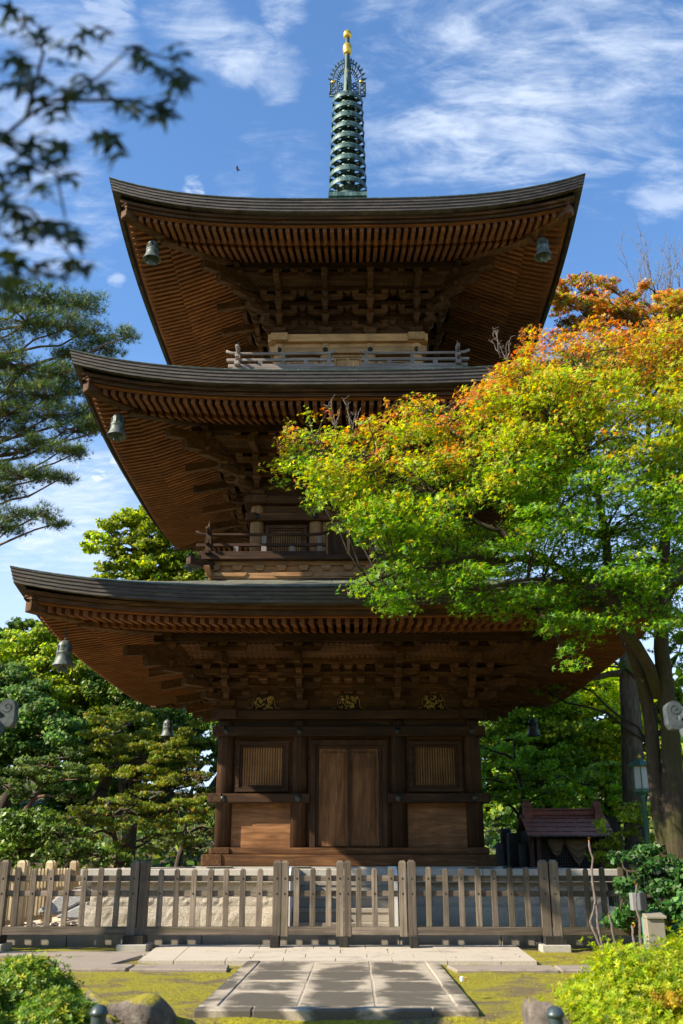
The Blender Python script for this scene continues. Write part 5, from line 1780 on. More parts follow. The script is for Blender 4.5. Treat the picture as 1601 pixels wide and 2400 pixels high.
# rear maple, upper right, thin against the sky
def upper_right():
    cl = cl_px([(1330, 670, 20, .55, .6, .3), (1300, 690, 20, .4, .5, .25), (1380, 650, 20.5, .5, .5, .25), (1290, 735, 19.5, .45, .5, .25), (1390, 720, 20, .7, .7, .3), (1450, 690, 20.5, .5, .6, .25), (1330, 780, 19.5, .6, .6, .25),
                (1420, 790, 20, .6, .6, .25), (1480, 730, 21, .6, .6, .25), (1540, 760, 20.5, .7, .6, .35), (1500, 800, 21, .6, .7, .3), (1570, 690, 21.5, .7, .6, .35), (1550, 830, 20, .7, .6, .3), (1600, 760, 21, .8, .7, .5), (1360, 850, 20, .6, .6, .3),
                (1450, 870, 20.5, .6, .6, .3), (1520, 900, 20, .6, .6, .3), (1590, 880, 20, .7, .6, .4), (1600, 1000, 20, .7, .6, .5), (1650, 900, 20.5, .9, .8, .8)])
    cl = [(x, y, z, rx * 1.15, ry * 1.1, rz * 1.25) for x, y, z, rx, ry, rz in cl] + cl_px([(1345, 700, 20, .5, .5, .3), (1420, 735, 20, .6, .5, .3), (1310, 650, 20.2, .35, .4, .2), (1470, 790, 20, .6, .5, .3), (1540, 700, 20.5, .6, .5, .3), (1350, 745, 19.8, .5, .5, .25), (1500, 850, 20, .7, .6, .3), (1280, 690, 19.6, .3, .4, .18)] + [(rng.uniform(1275, 1600), rng.uniform(665, 900), rng.uniform(19, 21), .5, .5, .24) for _ in range(40)])
    t = leafy_tree('maple_tree', 'thin crowned maple with orange leaves against the sky, behind the broad maple', 'tree', (9.2, 20.8, .2), cl, [OR, BR, YL, G2, G3, RD], [.33, .17, .18, .08, .10, .14], .14, 950, 'maple', LEAF, .16, BARKD, .7, tilt=.5)
    # bare twiggy tree beyond
    tr = MB()
    b = Vector(at(1610, 1000, 24))
    t = thing('bare_tree', 'bare grey twigs rising over the orange leaves at the upper right', 'tree', (b.x, 24, .3))
    o = Vector((b.x, 24, .3))
    limb(tr, (0, 0, -.4), b - o, .16, .08, 0, 6, .02)
    def branch(p, q, r, lvl):
        pts = limb(tr, p, q, r, r * .35, .03, 6, .035)
        if lvl == 0: return
        for i in range(1, 6):
            for s_ in range(2):
                d = (q - p)
                e = pts[i] + Vector((d.x * .25 + rng.uniform(-.45, .45), rng.uniform(-.4, .4), abs(d.z) * .25 + rng.uniform(.15, .65))) * (.75 if lvl == 1 else 1)
                branch(pts[i], e, r * .4, lvl - 1)
    for x, y in ((1475, 695), (1505, 670), (1540, 685), (1560, 660), (1490, 740)):
        branch(b - o, Vector(at(x, y, 24)) - o, .045, 2)
    tr.build('trunk', BARKG, t)
upper_right()

# pine on the left
def pine():
    t = thing('pine_tree', 'tall pine spreading layered dark needle sprays over the left edge', 'tree', (-11.4, 24.5, 0))
    base = Vector((-11.4, 24.5, 0))
    tr = MB(); lv = Leaves()
    tk = [Vector((0, 0, -.3)), Vector((.3, 0, 4)), Vector((.1, .1, 8)), Vector((.6, 0, 12)), Vector((.3, 0, 15)), Vector((.5, 0, 17.6))]
    tr.tube(tk, [.36, .31, .26, .2, .13, .05], 12)
    pads = []
    for (x, y, Y, rx, rz, dn) in [(40, 680, 24, 1.2, .5, 1), (120, 690, 24.3, 1.1, .45, 1), (190, 700, 24, .9, .4, 1), (250, 735, 24, .8, .35, 1), (290, 775, 23.8, .5, .25, .9), (60, 740, 23.6, 1.3, .5, 1), (150, 755, 23.6, 1.0, .4, 1), (215, 765, 24.3, .8, .35, 1),
              (20, 790, 24, 1.3, .5, 1), (100, 800, 23.5, 1.1, .45, 1), (170, 815, 24.2, 1.0, .4, 1), (240, 800, 24.5, .7, .3, .8), (50, 850, 23.8, 1.3, .5, 1), (130, 860, 23.6, 1.0, .4, 1), (20, 900, 24, 1.1, .45, 1), (90, 910, 23.6, 1.1, .4, 1), (160, 900, 24, .8, .35, 1), (190, 950, 23.8, .7, .25, .9),
              (30, 950, 24, 1.0, .35, .9), (120, 955, 23.7, .9, .3, .9), (205, 975, 23.6, .6, .22, .9), (60, 985, 24.1, .8, .25, .8), (175, 990, 23.8, .7, .22, .9), (235, 985, 23.6, .4, .16, .8),
              (95, 1020, 23.8, .7, .25, .8), (140, 1035, 23.6, .7, .22, .8), (25, 1030, 24, .7, .25, .7), (175, 1040, 23.6, .4, .18, .8), (10, 1075, 24, .5, .2, .8), (50, 1095, 23.8, .7, .25, .8), (100, 1090, 23.6, .7, .2, .8), (140, 1098, 23.6, .4, .15, .8),
              (20, 1130, 24, .7, .3, .8), (40, 1185, 23.7, .7, .25, .8), (90, 1180, 23.6, .6, .22, .8), (125, 1203, 23.6, .35, .14, .8), (20, 1215, 23.8, .6, .2, .8), (5, 1240, 23.8, .4, .15, .7), (-60, 800, 24, 1.8, .9, 1), (-60, 950, 24, 1.6, .7, 1), (-50, 1120, 24, 1.2, .6, 1)]:
        if x > -30 and rng.uniform() < .17: continue
        rx *= .88
        c = Vector(at(x, y, Y)); pads.append((c, rx, rz))
        hb = min(tk[1:], key=lambda h: abs(h.z + .0 - (c.z - base.z)) )
        hz = max(3, c.z - base.z - .6)
        i = np.searchsorted([k.z for k in tk], hz) ; i = min(max(1, i), len(tk) - 1)
        f = (hz - tk[i - 1].z) / (tk[i].z - tk[i - 1].z); st = tk[i - 1].lerp(tk[i], min(1, f))
        pts = limb(tr, st, c - base, .06, .02, -.05, 8, .03)
        ns = int(30 * rx * rx * dn / .8) + 7
        sp, dd = ell(ns, c, (rx, rx * .9, rz * .62), .25)
        for s_ in range(ns):
            if True: limb(tr, c - base, Vector(sp[s_]) - base, .018, .007, .03, 4, .04)
            n = 12
            p, d2 = ell(n, sp[s_], (.24, .24, .10), .2)
            colr = palette(n, [(0.035, 0.075, 0.016), (0.065, 0.12, 0.02), (0.12, 0.18, 0.028), (0.24, 0.26, 0.04)], [.3, .35, .25, .1], .2)
            lv.add(p - np.array(base), upnormals(n, .5) + d2 * .4, rng.uniform(.15, .24, n), colr, 'tuft')
    tr.build('trunk', BARKR, t)
    lv.build('crown', NEEDLE, t)
pine()

# broadleaf behind the lowest roof, left
leafy_tree('zelkova_tree', 'rounded yellow green broadleaf rising behind the left end of the lowest roof', 'tree', (-7.2, 33, .3),
           cl_px([(250, 1220, 33, 1.1, 1.2, .6), (310, 1195, 33, 1.2, 1.2, .6), (350, 1230, 32.5, 1.2, 1.2, .7), (230, 1255, 32.5, .8, 1, .4), (300, 1260, 32.3, 1.1, 1, .5), (390, 1250, 33, 1.2, 1.2, .7), (430, 1290, 33, 1.2, 1.2, .8), (340, 1300, 32.6, 1.3, 1.2, .7), (400, 1320, 32.5, 1.2, 1, .6),
                  (280, 1320, 33, 1.0, 1, .5), (250, 1300, 33.5, .7, .8, .3), (220, 1330, 33, .6, .6, .3), (360, 1360, 33, 1.4, 1.2, .7), (450, 1340, 33, 1.3, 1.2, .8), (340, 1190, 33, .9, 1, .5), (500, 1300, 34, 1.3, 1.2, 1)]),
           [(0.18, 0.25, 0.015), (0.30, 0.37, 0.02), (0.44, 0.48, 0.028), (0.10, 0.16, 0.012)], None, .17, 480, 'wide', LEAF, .3, BARKD, .8)

# wood on the left behind the fence: single trees, tall evergreens behind, small maples before them
T_ = 'trees of the left grove'
leafy_tree('evergreen_tree', 'tallest evergreen of the left grove, sunlit yellow green under the lowest roof tip', 'tree', (-12.2, 33, .8),
           cl_px([(60, 1500, 33, 1.4, 1.3, 1.0), (110, 1470, 33, 1.0, 1.2, .8), (150, 1500, 32.5, 1.2, 1.2, 1.0), (100, 1545, 32, 1.3, 1.2, .9), (40, 1560, 32.5, 1.2, 1.2, .9), (180, 1560, 32, 1.2, 1.2, .9), (130, 1600, 31.5, 1.2, 1.2, .8), (210, 1530, 33, 1.1, 1.2, .8), (60, 1620, 32, 1.4, 1.2, .8), (200, 1620, 32, 1.2, 1.2, .9)]),
           MG, [.25, .3, .27, .18], .145, 620, 'wide', LEAF, .32, BARKD, .9, group=T_)
leafy_tree('evergreen_tree', 'blue green evergreen at the far left edge behind the lantern tip', 'tree', (-14.2, 30, .6),
           cl_px([(10, 1560, 30, 1.2, 1.2, .9), (-30, 1600, 30, 1.5, 1.2, 1.2), (30, 1620, 29.5, 1.3, 1.2, .9), (70, 1660, 29, 1.3, 1.2, .9), (10, 1690, 29, 1.3, 1.2, .9), (110, 1690, 29, 1.1, 1.2, .8), (50, 1740, 29, 1.3, 1.2, .8), (-20, 1760, 29, 1.3, 1.2, .9)]),
           BG_, None, .145, 620, 'wide', LEAF, .3, BARKD, .9, group=T_)
leafy_tree('evergreen_tree', 'dark evergreen in the middle of the left grove, close behind the roof edge', 'tree', (-9.2, 32, .6),
           cl_px([(260, 1590, 32, 1.3, 1.2, .9), (220, 1650, 31.5, 1.3, 1.2, .9), (290, 1640, 32, 1.3, 1.2, .9), (170, 1690, 31, 1.3, 1.2, .8), (330, 1690, 32, 1.3, 1.2, 1.0), (250, 1720, 31, 1.3, 1.2, .8), (310, 1580, 33, 1.1, 1.2, .8), (390, 1660, 33, 1.3, 1.2, 1.0), (360, 1610, 34, 1.3, 1.2, 1.0), (430, 1720, 33, 1.3, 1.2, 1)]),
           DG, [.3, .3, .25, .15], .14, 640, 'wide', LEAFG, .3, BARKD, .9, group=T_)
leafy_tree('maple_tree', 'olive tinged maple in layered sprays left of the pagoda wall', 'tree', (-6.3, 27, .2),
           cl_px([(240, 1650, 27, 0.53, .7, 0.61), (230, 1700, 26.6, 0.84, .8, 0.44), (290, 1710, 26.8, 0.84, .8, 0.44), (340, 1740, 26.6, 0.84, .8, 0.49), (260, 1760, 26.4, 0.84, .8, 0.44), (380, 1700, 27, 0.73, .8, 0.49), (420, 1740, 26.8, 0.73, .8, 0.53), (330, 1790, 26.4, 0.84, .8, 0.44), (400, 1800, 26.5, 0.84, .8, 0.44), (460, 1790, 26.8, 0.73, .8, 0.53), (440, 1680, 27.4, 0.63, .7, 0.53), (300, 1660, 27.2, 0.73, .7, 0.53)]),
           [(0.094, 0.166, 0.012), (0.144, 0.216, 0.014), (0.216, 0.238, 0.017), (0.288, 0.238, 0.025)], None, .12, 680, 'maple', LEAF, .17, BARKD, .5, group=T_)
leafy_tree('maple_tree', 'low maple with golden green lower sprays above the left fence', 'tree', (-5.9, 24.2, .0),
           cl_px([(250, 1840, 24, 0.73, .7, 0.39), (200, 1870, 23.8, 0.73, .7, 0.39), (310, 1850, 24, 0.73, .7, 0.39), (360, 1870, 24.2, 0.73, .7, 0.44), (210, 1910, 23.6, 0.63, .6, 0.32), (270, 1900, 23.6, 0.63, .6, 0.35), (410, 1860, 24.5, 0.73, .7, 0.49), (340, 1920, 23.8, 0.73, .7, 0.44), (420, 1910, 24.3, 0.63, .6, 0.49), (300, 1950, 23.6, 0.63, .6, 0.35), (470, 1850, 25, 0.63, .6, 0.49), (150, 1880, 23.9, 0.63, .6, 0.35)]),
           [(0.259, 0.245, 0.022), (0.115, 0.173, 0.014), (0.079, 0.151, 0.014), (0.317, 0.259, 0.029)], [.2, .3, .36, .14], .115, 680, 'maple', LEAF, .14, BARKD, .5, group=T_)
leafy_tree('maple_tree', 'little maple with pinkish brown tips hard against the left pagoda pillar', 'tree', (-4.9, 26.5, .0),
           cl_px([(400, 1775, 26.4, 0.53, .6, 0.28), (450, 1770, 26.4, 0.53, .6, 0.32), (480, 1790, 26.4, 0.53, .6, 0.35), (440, 1810, 26.6, 0.63, .6, 0.39), (480, 1840, 26.8, 0.53, .6, 0.53), (450, 1870, 27, 0.63, .6, 0.53), (490, 1900, 27, 0.53, .6, 0.61)]),
           [(0.187, 0.094, 0.043), (0.108, 0.173, 0.014), (0.072, 0.144, 0.014), (0.173, 0.115, 0.036)], [.3, .25, .25, .2], .115, 640, 'maple', LEAF, .1, BARKD, .5, group=T_)
leafy_tree('garden_pine', 'trained evergreen with twisted bare boughs at the left edge', 'tree', (-8.6, 22.5, .0),
           cl_px([(110, 1760, 22.4, .9, .8, .32), (60, 1780, 22.5, .7, .8, .28), (150, 1790, 22.3, .7, .7, .28), (20, 1810, 22.5, .7, .8, .3), (170, 1830, 22.4, .5, .6, .2), (130, 1740, 22.8, .6, .6, .25)]),
           [(0.05, 0.10, 0.018), (0.085, 0.135, 0.022), (0.12, 0.16, 0.03)], None, .11, 900, 'oval', LEAF, .12, BARKR, .6, group=T_)
leafy_tree('evergreen_bush', 'dense dark bush low behind the left fence posts', 'bush', (-7.8, 22.0, .0),
           cl_px([(60, 1890, 22, 1.0, .8, .45), (0, 1910, 22, .9, .8, .5), (120, 1910, 22, .9, .8, .4), (40, 1950, 21.6, .9, .7, .35), (110, 1960, 21.6, .9, .7, .35), (180, 1950, 22, .8, .7, .3), (230, 1965, 22, .7, .6, .25), (-40, 1960, 21.8, .9, .7, .5)]),
           [(0.05, 0.11, 0.014), (0.09, 0.165, 0.018), (0.15, 0.23, 0.025)], None, .11, 800, 'wide', LEAFG, .08, BARKD, .8, group=T_)
leafy_tree('evergreen_bush', 'pale leaved bush beside the lower left pagoda pillar', 'bush', (-4.6, 25.4, .0),
           cl_px([(440, 1925, 25.2, .45, .5, .3), (465, 1945, 25.2, .4, .5, .25), (425, 1950, 25.2, .4, .5, .2)]),
           [(0.16, 0.20, 0.06), (0.28, 0.30, 0.13), (0.08, 0.13, 0.03)], None, .12, 700, 'wide', LEAFG, .05, BARKD, .8, group=T_)
for k, (x0, x1, Yb, zt, lab) in enumerate(((-30, -12, 44, 11, 'far'), (-14, -2, 46, 9.5, 'mid'))):
    cl = [(rng.uniform(x0, x1), Yb + rng.uniform(-1, 2), rng.uniform(1.0, zt), rng.uniform(1.6, 2.6), 1.5, rng.uniform(1.2, 2.0)) for _ in range(26)]
    leafy_tree('evergreen_tree', ('wide dark evergreen far behind the left grove', 'dark evergreen far behind the pagoda, seen under the lowest roof on the left')[k], 'tree', ((x0 + x1) / 2, Yb, 1.2), cl, DG, None, .34, 150, 'wide', LEAFG, .4, BARKD, .9, group=T_, twig=False)

# right side, behind the hut and the lamp
T2 = 'trees behind the red hut'
leafy_tree('maple_tree', 'green maple in flat layers right of the pagoda wall, over the gravestones', 'tree', (4.7, 26.5, .0),
           cl_px([(1130, 1790, 26, .7, .7, .22), (1180, 1760, 26.5, .7, .7, .22), (1150, 1830, 26, .7, .7, .22), (1220, 1790, 26, .8, .7, .22), (1200, 1830, 25.6, .8, .7, .22), (1260, 1820, 25.6, .8, .7, .25), (1140, 1880, 25.6, .7, .7, .22), (1180, 1900, 25.5, .6, .7, .22), (1240, 1760, 26.4, .8, .7, .25), (1290, 1780, 26, .7, .7, .25), (1120, 1720, 27, .7, .7, .25), (1180, 1700, 27, .7, .7, .3)]),
           [(0.10, 0.24, 0.014), (0.18, 0.35, 0.018), (0.30, 0.46, 0.022), (0.44, 0.54, 0.03)], [.3, .35, .25, .1], .115, 680, 'maple', LEAF, .14, BARKD, .5, group=T2)
leafy_tree('broadleaf_tree', 'bright yellow green tree behind the lamp and the second trunk', 'tree', (8.2, 31, .3),
           cl_px([(1390, 1580, 31, 1.2, 1.2, .9), (1360, 1640, 30.6, 1.2, 1.2, .8), (1420, 1680, 30.6, 1.1, 1.2, .8), (1330, 1700, 30.6, 1.2, 1.2, .8), (1400, 1740, 30.4, 1.2, 1.2, .8), (1340, 1560, 31, 1.1, 1.2, .7), (1290, 1620, 31, 1.1, 1.2, .7), (1440, 1620, 31, .9, 1, .8), (1430, 1780, 30.4, 1.0, 1, .7), (1360, 1780, 30.4, 1.1, 1, .7)]),
           [(0.32, 0.42, 0.012), (0.52, 0.58, 0.018), (0.68, 0.70, 0.03), (0.16, 0.27, 0.012)], [.28, .3, .22, .2], .15, 560, 'wide', LEAF, .25, BARKD, .9, group=T2)
leafy_tree('evergreen_tree', 'dark evergreen behind the gravestones with mossy twin trunks', 'tree', (6.4, 30, .3),
           cl_px([(1250, 1620, 30, 1.2, 1.2, .8), (1200, 1660, 30, 1.2, 1.2, .8), (1140, 1700, 30.5, 1.2, 1.2, .8), (1290, 1680, 30, 1.1, 1.2, .8), (1240, 1720, 29.6, 1.2, 1.2, .7), (1170, 1760, 29.6, 1.2, 1.2, .7), (1120, 1800, 30, 1.0, 1, .8), (1300, 1760, 29.6, 1.1, 1.1, .7), (1260, 1800, 29.3, 1.2, 1, .6)]),
           [(0.09, 0.19, 0.012), (0.18, 0.30, 0.016), (0.34, 0.46, 0.02)], None, .14, 600, 'wide', LEAF, .3, BARK, .9, group=T2)
leafy_tree('evergreen_tree', 'rounded green shrub like tree directly behind the red hut roof', 'tree', (7.0, 27.2, .1),
           cl_px([(1280, 1830, 27, .9, .8, .5), (1340, 1800, 27, .9, .8, .5), (1330, 1850, 26.6, .9, .8, .45), (1390, 1830, 27, .8, .8, .5), (1400, 1780, 27.5, .8, .8, .5), (1230, 1870, 26.6, .8, .8, .4), (1440, 1850, 27, .7, .8, .5)]),
           [(0.12, 0.22, 0.015), (0.22, 0.34, 0.018), (0.36, 0.46, 0.025), (0.50, 0.54, 0.05)], [.3, .35, .25, .1],   .15, 480, 'wide', LEAF, .16, BARKD, .85, group=T2)
leafy_tree('climbing_shrub', 'yellow green leafy shrub beside the right edge of the red hut roof', 'bush', (7.3, 20.4, .0),
           cl_px([(1420, 1890, 20.3, .5, .5, .3), (1450, 1860, 20.4, .45, .5, .3), (1440, 1930, 20.2, .5, .5, .3), (1475, 1900, 20.3, .45, .5, .35), (1400, 1950, 20.1, .35, .4, .2), (1470, 1960, 20.2, .5, .5, .3), (1430, 1980, 20.0, .45, .4, .25), (1375, 1975, 20, .25, .3, .12)]),
           [(0.26, 0.34, 0.02), (0.40, 0.46, 0.03), (0.15, 0.23, 0.015), (0.55, 0.54, 0.05)], [.3, .3, .25, .15], .115, 800, 'oval', LEAF, .05, BARKD, .9, tilt=.5)
leafy_tree('camellia_bush', 'dense glossy dark green bush at the right end of the fence', 'bush', (4.5, 13.9, -.08),
           cl_px([(1440, 2000, 14.2, .5, .45, .35), (1500, 1990, 14.3, .5, .45, .35), (1550, 2000, 14.2, .5, .45, .4), (1430, 2060, 14.0, .35, .4, .3), (1490, 2060, 13.8, .5, .45, .35), (1550, 2070, 13.7, .5, .45, .4), (1590, 2040, 13.8, .5, .45, .5), (1530, 2110, 13.5, .4, .4, .25), (1580, 2130, 13.2, .45, .4, .3), (1440, 2110, 14.1, .3, .4, .25)]),
           [(0.022, 0.075, 0.016), (0.04, 0.12, 0.022), (0.07, 0.17, 0.03)], None, .085, 1500, 'wide', LEAFG, .05, BARKD, .9, tilt=.7)
# second trunk behind the big maple, its crown merges above
def back_trunk():
    Y = 22.5
    P = lambda x, y: Vector(at(x, y, Y))
    b = P(1462, 1985); b.z = -.2
    cl = cl_px([(1430, 1330, 22.3, 1.2, 1, .5), (1500, 1250, 22.5, 1.4, 1.2, .7), (1580, 1300, 22.5, 1.3, 1.2, .7), (1570, 1180, 23, 1.4, 1.2, .8), (1500, 1130, 23, 1.2, 1.2, .6), (1590, 1420, 22, 1.1, 1, .6), (1560, 1500, 22, .9, 1, .5), (1450, 1440, 22, .8, .8, .4), (1560, 1050, 23, 1.3, 1.2, .7), (1600, 1560, 22, .8, .8, .4), (1590, 1640, 21.5, .6, .8, .35), (1350, 1500, 22, .7, .8, .25), (1400, 1530, 22, .7, .8, .3), (1330, 1575, 22, .6, .7, .2), (1260, 1590, 22.2, .5, .6, .18)])
    t = leafy_tree('maple_tree', 'second maple trunk with pale patched bark, behind the broad maple and the lamp', 'tree', b, cl, [(0.09, 0.20, 0.015), (0.16, 0.29, 0.02), (0.28, 0.37, 0.025), (0.36, 0.36, 0.03)], [.3, .35, .25, .1], .15, 300, 'maple', LEAF, .05, BARKD, .6)
    tr = MB()
    tr.tube([Vector((0, 0, 0)), P(1457, 1850) - b, P(1452, 1740) - b, P(1448, 1640) - b, P(1442, 1560) - b, P(1440, 1480) - b, P(1470, 1350) - b], [.30, .27, .25, .23, .21, .18, .1], 12)
    limb(tr, P(1442, 1540) - b, P(1260, 1595) - b, .10, .03, .03, 9, .02)
    limb(tr, P(1440, 1500) - b, P(1400, 1440) - b, .08, .03, .03, 7, .02)
    tr.build('bole', bark('patched bark', (0.06, 0.045, 0.032), (0.30, 0.25, 0.19), .5), t)
back_trunk()
cl = [(rng.uniform(3, 22), 46 + rng.uniform(-1, 2), rng.uniform(1.0, 9.5), rng.uniform(1.6, 2.6), 1.5, rng.uniform(1.2, 2.0)) for _ in range(34)]
leafy_tree('evergreen_tree', 'large mid green tree far behind the red hut and the lamp', 'tree', (12, 46, 1.2), cl, MG, [.4, .3, .2, .1], .34, 150, 'wide', LEAFG, .4, BARKD, .9, group=T2, twig=False)

cl = [(-8.2 + rng.uniform(-1.2, 1.2), 12.0 + rng.uniform(-1.3, 1.0), rng.uniform(7.9, 12.0), 1.0, 1.0, .8) for _ in range(20)]
leafy_tree('evergreen_tree', 'evergreen standing off to the left whose shade lies over the right half of the platform', 'tree', (-8.4, 12.2, -.1), cl, DG, None, .22, 220, 'wide', LEAFG, .22, BARKD, .9, twig=False)

# clipped shrubs in front
def shrub(name, label, domes, cols, wts, size, dens, shape, m, orange=None):
    t = thing(name, label, 'bush', (domes[0][0], domes[0][1], -.6))
    base = np.array((domes[0][0], domes[0][1], -.6))
    lv = Leaves(); tr = MB()
    for (x, y, z, rx, ry, rz) in domes:
        n = int(dens * (rx * ry + rx * rz + ry * rz) / 1.5)
        p, d = ell(n, (x, y, z), (rx, ry, rz), .80, -.55)
        bumpy = 1 + .05 * np.sin(p[:, 0:1] * 9 + p[:, 1:2] * 5) + .06 * np.sin(p[:, 2:3] * 13 + p[:, 0:1] * 7)
        p = np.array((x, y, z)) + (p - np.array((x, y, z))) * bumpy
        c = palette(n, cols, wts, .2)
        if orange is not None:
            k = np.linalg.norm((p - np.array(orange[0])) / np.array(orange[1]), axis=1) + rng.normal(0, .25, n)
            c = np.where((k < 1)[:, None], palette(n, orange[2], None, .2), c)
        lv.add(p - base, d * 1.0 + upnormals(n, .35, (0, 0, .45)), rng.uniform(.75, 1.25, n) * size, c, shape)
        for q in range(26):
            a = rng.uniform(0, 6.28); k = rng.uniform(.3, .85)
            limb(tr, np.array((x, y, z - rz * .9)) - base + np.array([.1 * math.cos(a), .1 * math.sin(a), 0]), np.array((x + rx * k * math.cos(a), y + ry * k * math.sin(a), z + rz * .5)) - base, .012, .004, 0, 5, .06)
    tr.build('stems', BARKD, t)
    lv.build('foliage', m, t)
    return t
shrub('azalea_bush', 'rounded yellow green azalea with an orange patch, at the lower right', [(2.75, 8.75, -.30, 1.02, .95, .74), (3.55, 9.1, -.25, .95, .9, .76), (2.2, 8.2, -.42, .55, .6, .50)],
      [(0.20, 0.30, 0.012), (0.34, 0.42, 0.016), (0.48, 0.52, 0.025), (0.12, 0.20, 0.012)], [.25, .37, .28, .10], .058, 13500, 'rosette', LEAF, ((2.45, 8.0, .14), (.13, .22, .07), [(0.46, 0.34, 0.03), (0.40, 0.25, 0.03), (0.40, 0.40, 0.03)]))
shrub('azalea_bush', 'dark green clipped azalea with a raised back lobe, at the lower left', [(-2.62, 8.95, -.10, .42, .42, .44), (-3.1, 8.6, -.2, .45, .5, .45), (-2.12, 8.0, -.30, .42, .42, .46), (-2.75, 7.7, -.34, .5, .45, .46)],
      [(0.08, 0.17, 0.016), (0.15, 0.26, 0.02), (0.25, 0.34, 0.028), (0.42, 0.42, 0.03)], [.32, .33, .22, .13], .065, 8500, 'rosette', LEAFG)

# leafless shoots behind the azalea
def shoots():
    Y = 12.4
    for lines, lab in (([[(1382, 2170), (1372, 2110), (1366, 2060), (1358, 2010), (1360, 1970), (1352, 1930)], [(1378, 2172), (1362, 2135), (1356, 2115), (1362, 2090), (1366, 2070)]], 'tallest leafless thorny shoot rising before the right fence'),
                       ([[(1412, 2165), (1406, 2130), (1398, 2100)]], 'short leafless shoot between the two tall ones by the right fence'),
                       ([[(1470, 2160), (1468, 2110), (1460, 2080), (1462, 2030)], [(1455, 2155), (1450, 2125)]], 'leafless shoot with an orange tip before the grey junction box')):
        b = Vector(at(*lines[0][0], Y)); b.z = -.1
        t = thing('bare_shoot', lab, 'shoot', b, 0, 'leafless shoots by the right fence')
        mb = MB(); tips = []
        for ln in lines:
            pts = [Vector((at(ln[0][0], ln[0][1], Y)[0], Y, -.12)) - b] + [Vector(at(x, y, Y)) - b for x, y in ln]
            fine = []
            for p, q in zip(pts[:-1], pts[1:]):
                for u in (0, .33, .66): fine.append(p.lerp(q, u) + Vector((rng.uniform(-.008, .008), rng.uniform(-.01, .01), 0)))
            fine.append(pts[-1])
            mb.tube(fine, [.019 - .010 * i / len(fine) + (.004 if i % 2 else 0) for i in range(len(fine))], 7)
            for p in fine[len(fine) // 3:]:
                mb.tube([p, p + Vector((rng.uniform(-.03, .03), -.012, rng.uniform(.005, .02)))], [.005, .001], 4)
            tip = np.array(pts[-1])
            tips.append(tip)
        mb.build('stem', BARKG, t)
        for tip in tips:
            for q in range(3):
                lv = Leaves(); lv.add((tip + rng.normal(0, .015, 3))[None], rng.normal(0, 1, (1, 3)), .05, palette(1, [OR, YL, BR]), 'oval')
                lv.build('bud', LEAF, t)
shoots()

def undergrowth():
    lv = Leaves(); n = 26000
    X, Y = rng.uniform(-26, 24, n), rng.uniform(26.0, 46, n)
    keep = (Y > 28.5) | (np.abs(X) > 4.5); X, Y = X[keep], Y[keep]; n = len(X)
    z = np.clip((Y - 27) / 30, 0, 1) * 5.0 + np.clip((np.abs(X) - 9) / 20, 0, 1) * 2 - .08
    Z = z + rng.uniform(0, 1, n) ** 1.5 * (.35 + .65 * np.clip(np.sin(X * 1.3 + Y * .7) + np.sin(X * .6 - Y * 1.1), 0, 2))
    lv.add(np.stack([X, Y, Z], 1), upnormals(n, .6, (-.2, -.4, .6)), rng.uniform(.16, .30, n), palette(n, DG, [.35, .35, .2, .1]), 'wide')
    tag(lv.build('undergrowth', LEAFG), kind='stuff')
undergrowth()

def unseen_woodland():  # unseen ring of trees, added to hold back light from the low sky
    lv = Leaves(); n = 0
    for az in np.arange(95, 446, 3.2):            # all round except the view itself
        a = R(az + rng.uniform(-1, 1))
        if 62 < az % 360 < 118: continue
        rad = rng.uniform(30, 37)
        cx_, cy_ = rad * math.cos(a), 12 + rad * math.sin(a)
        H = rng.uniform(9.5, 13.5)
        p, d2 = ell(330, (cx_, cy_, H * .52), (2.6, 2.6, H * .5), .5)
        lv.add(p, d2 + upnormals(330, .4, (0, 0, .3)), rng.uniform(.7, 1.2, 330), palette(330, DG, [.4, .35, .2, .05]), 'wide')
    tag(lv.build('unseen_woodland', LEAFG), kind='stuff')
unseen_woodland()

# ground cover at the wood's edge: fallen leaves
def litter():
    lv = Leaves()
    n = 5200
    P = np.stack([rng.uniform(-16, 14, n), rng.uniform(22.5, 36, n), np.zeros(n)], 1)
    z = np.clip((P[:, 1] - 27) / 30, 0, 1) * 5.0 + np.clip((np.abs(P[:, 0]) - 9) / 20, 0, 1) * 2
    P[:, 2] = z - .05
    lv.add(P, upnormals(n, .3), rng.uniform(.06, .14, n), palette(n, [(.16, .09, .04), (.10, .06, .03), (.22, .14, .06), (.05, .08, .02)]), 'wide')
    n = 650
    P = np.stack([rng.uniform(-5, 4.5, n), rng.uniform(8.7, 14.4, n), np.full(n, -.036)], 1)
    onp = (P[:, 0] > -1.2) & (P[:, 0] < 1.1) & (P[:, 1] < 12.6) | (P[:, 1] > 12.7) & (np.abs(P[:, 0]) < 2.2)
    keep = ~onp | (rng.uniform(0, 1, n) < .30)
    P[onp, 2] = .006
    P = P[keep]; n = len(P)
    lv.add(P, upnormals(n, .3), rng.uniform(.02, .05, n), palette(n, [(.25, .15, .07), (.14, .08, .04), (.35, .26, .12)]), 'oval')
    tag(lv.build('fallen_leaves', LEAF), kind='stuff')
litter()

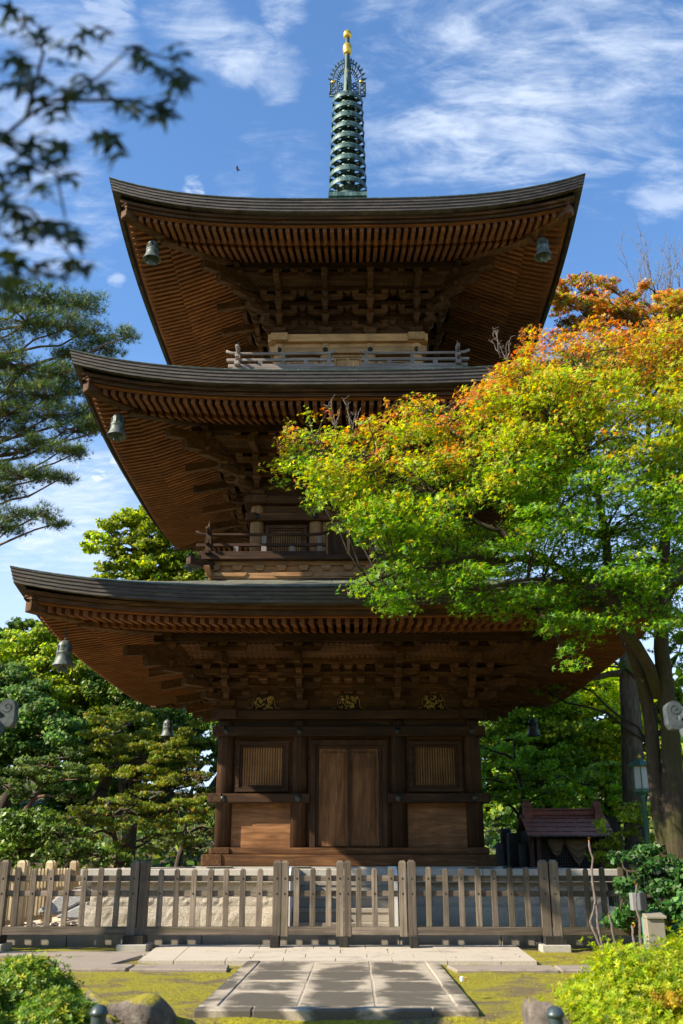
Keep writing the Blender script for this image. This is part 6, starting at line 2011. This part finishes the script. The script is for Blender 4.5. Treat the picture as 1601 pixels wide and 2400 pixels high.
# the maple bough hanging close overhead at the upper left, out of focus
def bough():
    Y = 1.75
    t = thing('maple_tree', 'dark maple bough hanging near and blurred across the upper left sky', 'tree', (-3.4, 2.2, -.65))
    base = np.array((-3.4, 2.2, -.65))
    tr = MB(); lv = Leaves()
    o = Vector(base)
    P = lambda x, y, d=0: Vector(at(x, y, Y + d)) - o
    tr.tube([Vector((0, 0, -.2)), Vector((.05, 0, 1.5)), Vector((.2, .1, 3.0)), Vector((.5, .2, 4.2))], [.16, .13, .10, .05], 12)
    root = Vector((.2, .1, 3.0))
    mains = [[(-140, 420), (0, 320), (60, 270), (130, 230), (200, 200), (300, 110), (400, 140)], [(-140, 420), (-30, 460), (70, 480), (140, 560), (190, 620)], [(0, 320), (60, 360), (130, 400), (150, 500)], [(60, 270), (100, 120), (60, 60)], [(130, 230), (300, 230), (390, 260), (430, 180)]]
    for ln in mains:
        pts = [P(*q, rng.uniform(-.15, .15)) for q in ln]
        tr.tube(pts, [.0055 - .004 * i / len(pts) for i in range(len(pts))], 6)
    tr.tube([Vector((.42, .15, 3.9)), P(-420, 60, .1), P(-250, 300), P(-140, 420)], [.045, .025, .014, .008], 8)
    spots = [(25, 50), (80, 75), (100, 85), (60, 130), (75, 165), (95, 190), (70, 210), (15, 200), (10, 320), (155, 115), (185, 130), (200, 185), (190, 215), (160, 225), (140, 265), (125, 250), (240, 205), (250, 72), (225, 75), (325, 115), (330, 145), (365, 155), (385, 165), (420, 120), (425, 165), (440, 190), (410, 205), (395, 240), (380, 270), (300, 240), (310, 265), (255, 335), (265, 350),
             (85, 330), (110, 335), (140, 335), (70, 395), (60, 400), (145, 380), (160, 410), (100, 430), (115, 445), (20, 300), (0, 420), (15, 450), (30, 480), (60, 500), (100, 520), (130, 520), (60, 540), (20, 560), (150, 530), (190, 550), (200, 610), (180, 600), (130, 595), (70, 610), (90, 630), (30, 610), (10, 630), (50, 660), (120, 625), (150, 640), (40, 690), (-10, 520), (-20, 380), (-15, 250), (-20, 130), (5, 660), (15, 700)]
    for x, y in spots:
        for q in range(2 if y > 560 else 4 if rng.uniform() < .5 else 3):
            p = np.array(at(x - 14 + rng.normal(0, 11), y + rng.normal(0, 11), Y + rng.uniform(-.15, .15))) - base
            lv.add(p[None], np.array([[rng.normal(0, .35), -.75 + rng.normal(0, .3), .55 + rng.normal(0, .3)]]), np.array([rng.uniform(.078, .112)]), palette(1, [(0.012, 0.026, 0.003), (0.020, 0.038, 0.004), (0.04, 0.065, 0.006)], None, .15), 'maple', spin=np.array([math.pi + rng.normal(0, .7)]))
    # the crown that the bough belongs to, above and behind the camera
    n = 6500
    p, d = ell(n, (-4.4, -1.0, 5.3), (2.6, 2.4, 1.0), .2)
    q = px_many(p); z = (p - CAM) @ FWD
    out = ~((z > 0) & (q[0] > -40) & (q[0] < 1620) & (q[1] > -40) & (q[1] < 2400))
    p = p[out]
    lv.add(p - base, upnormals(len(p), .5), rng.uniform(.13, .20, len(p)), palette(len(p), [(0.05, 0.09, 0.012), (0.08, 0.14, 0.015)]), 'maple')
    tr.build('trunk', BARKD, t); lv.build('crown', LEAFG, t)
bough()
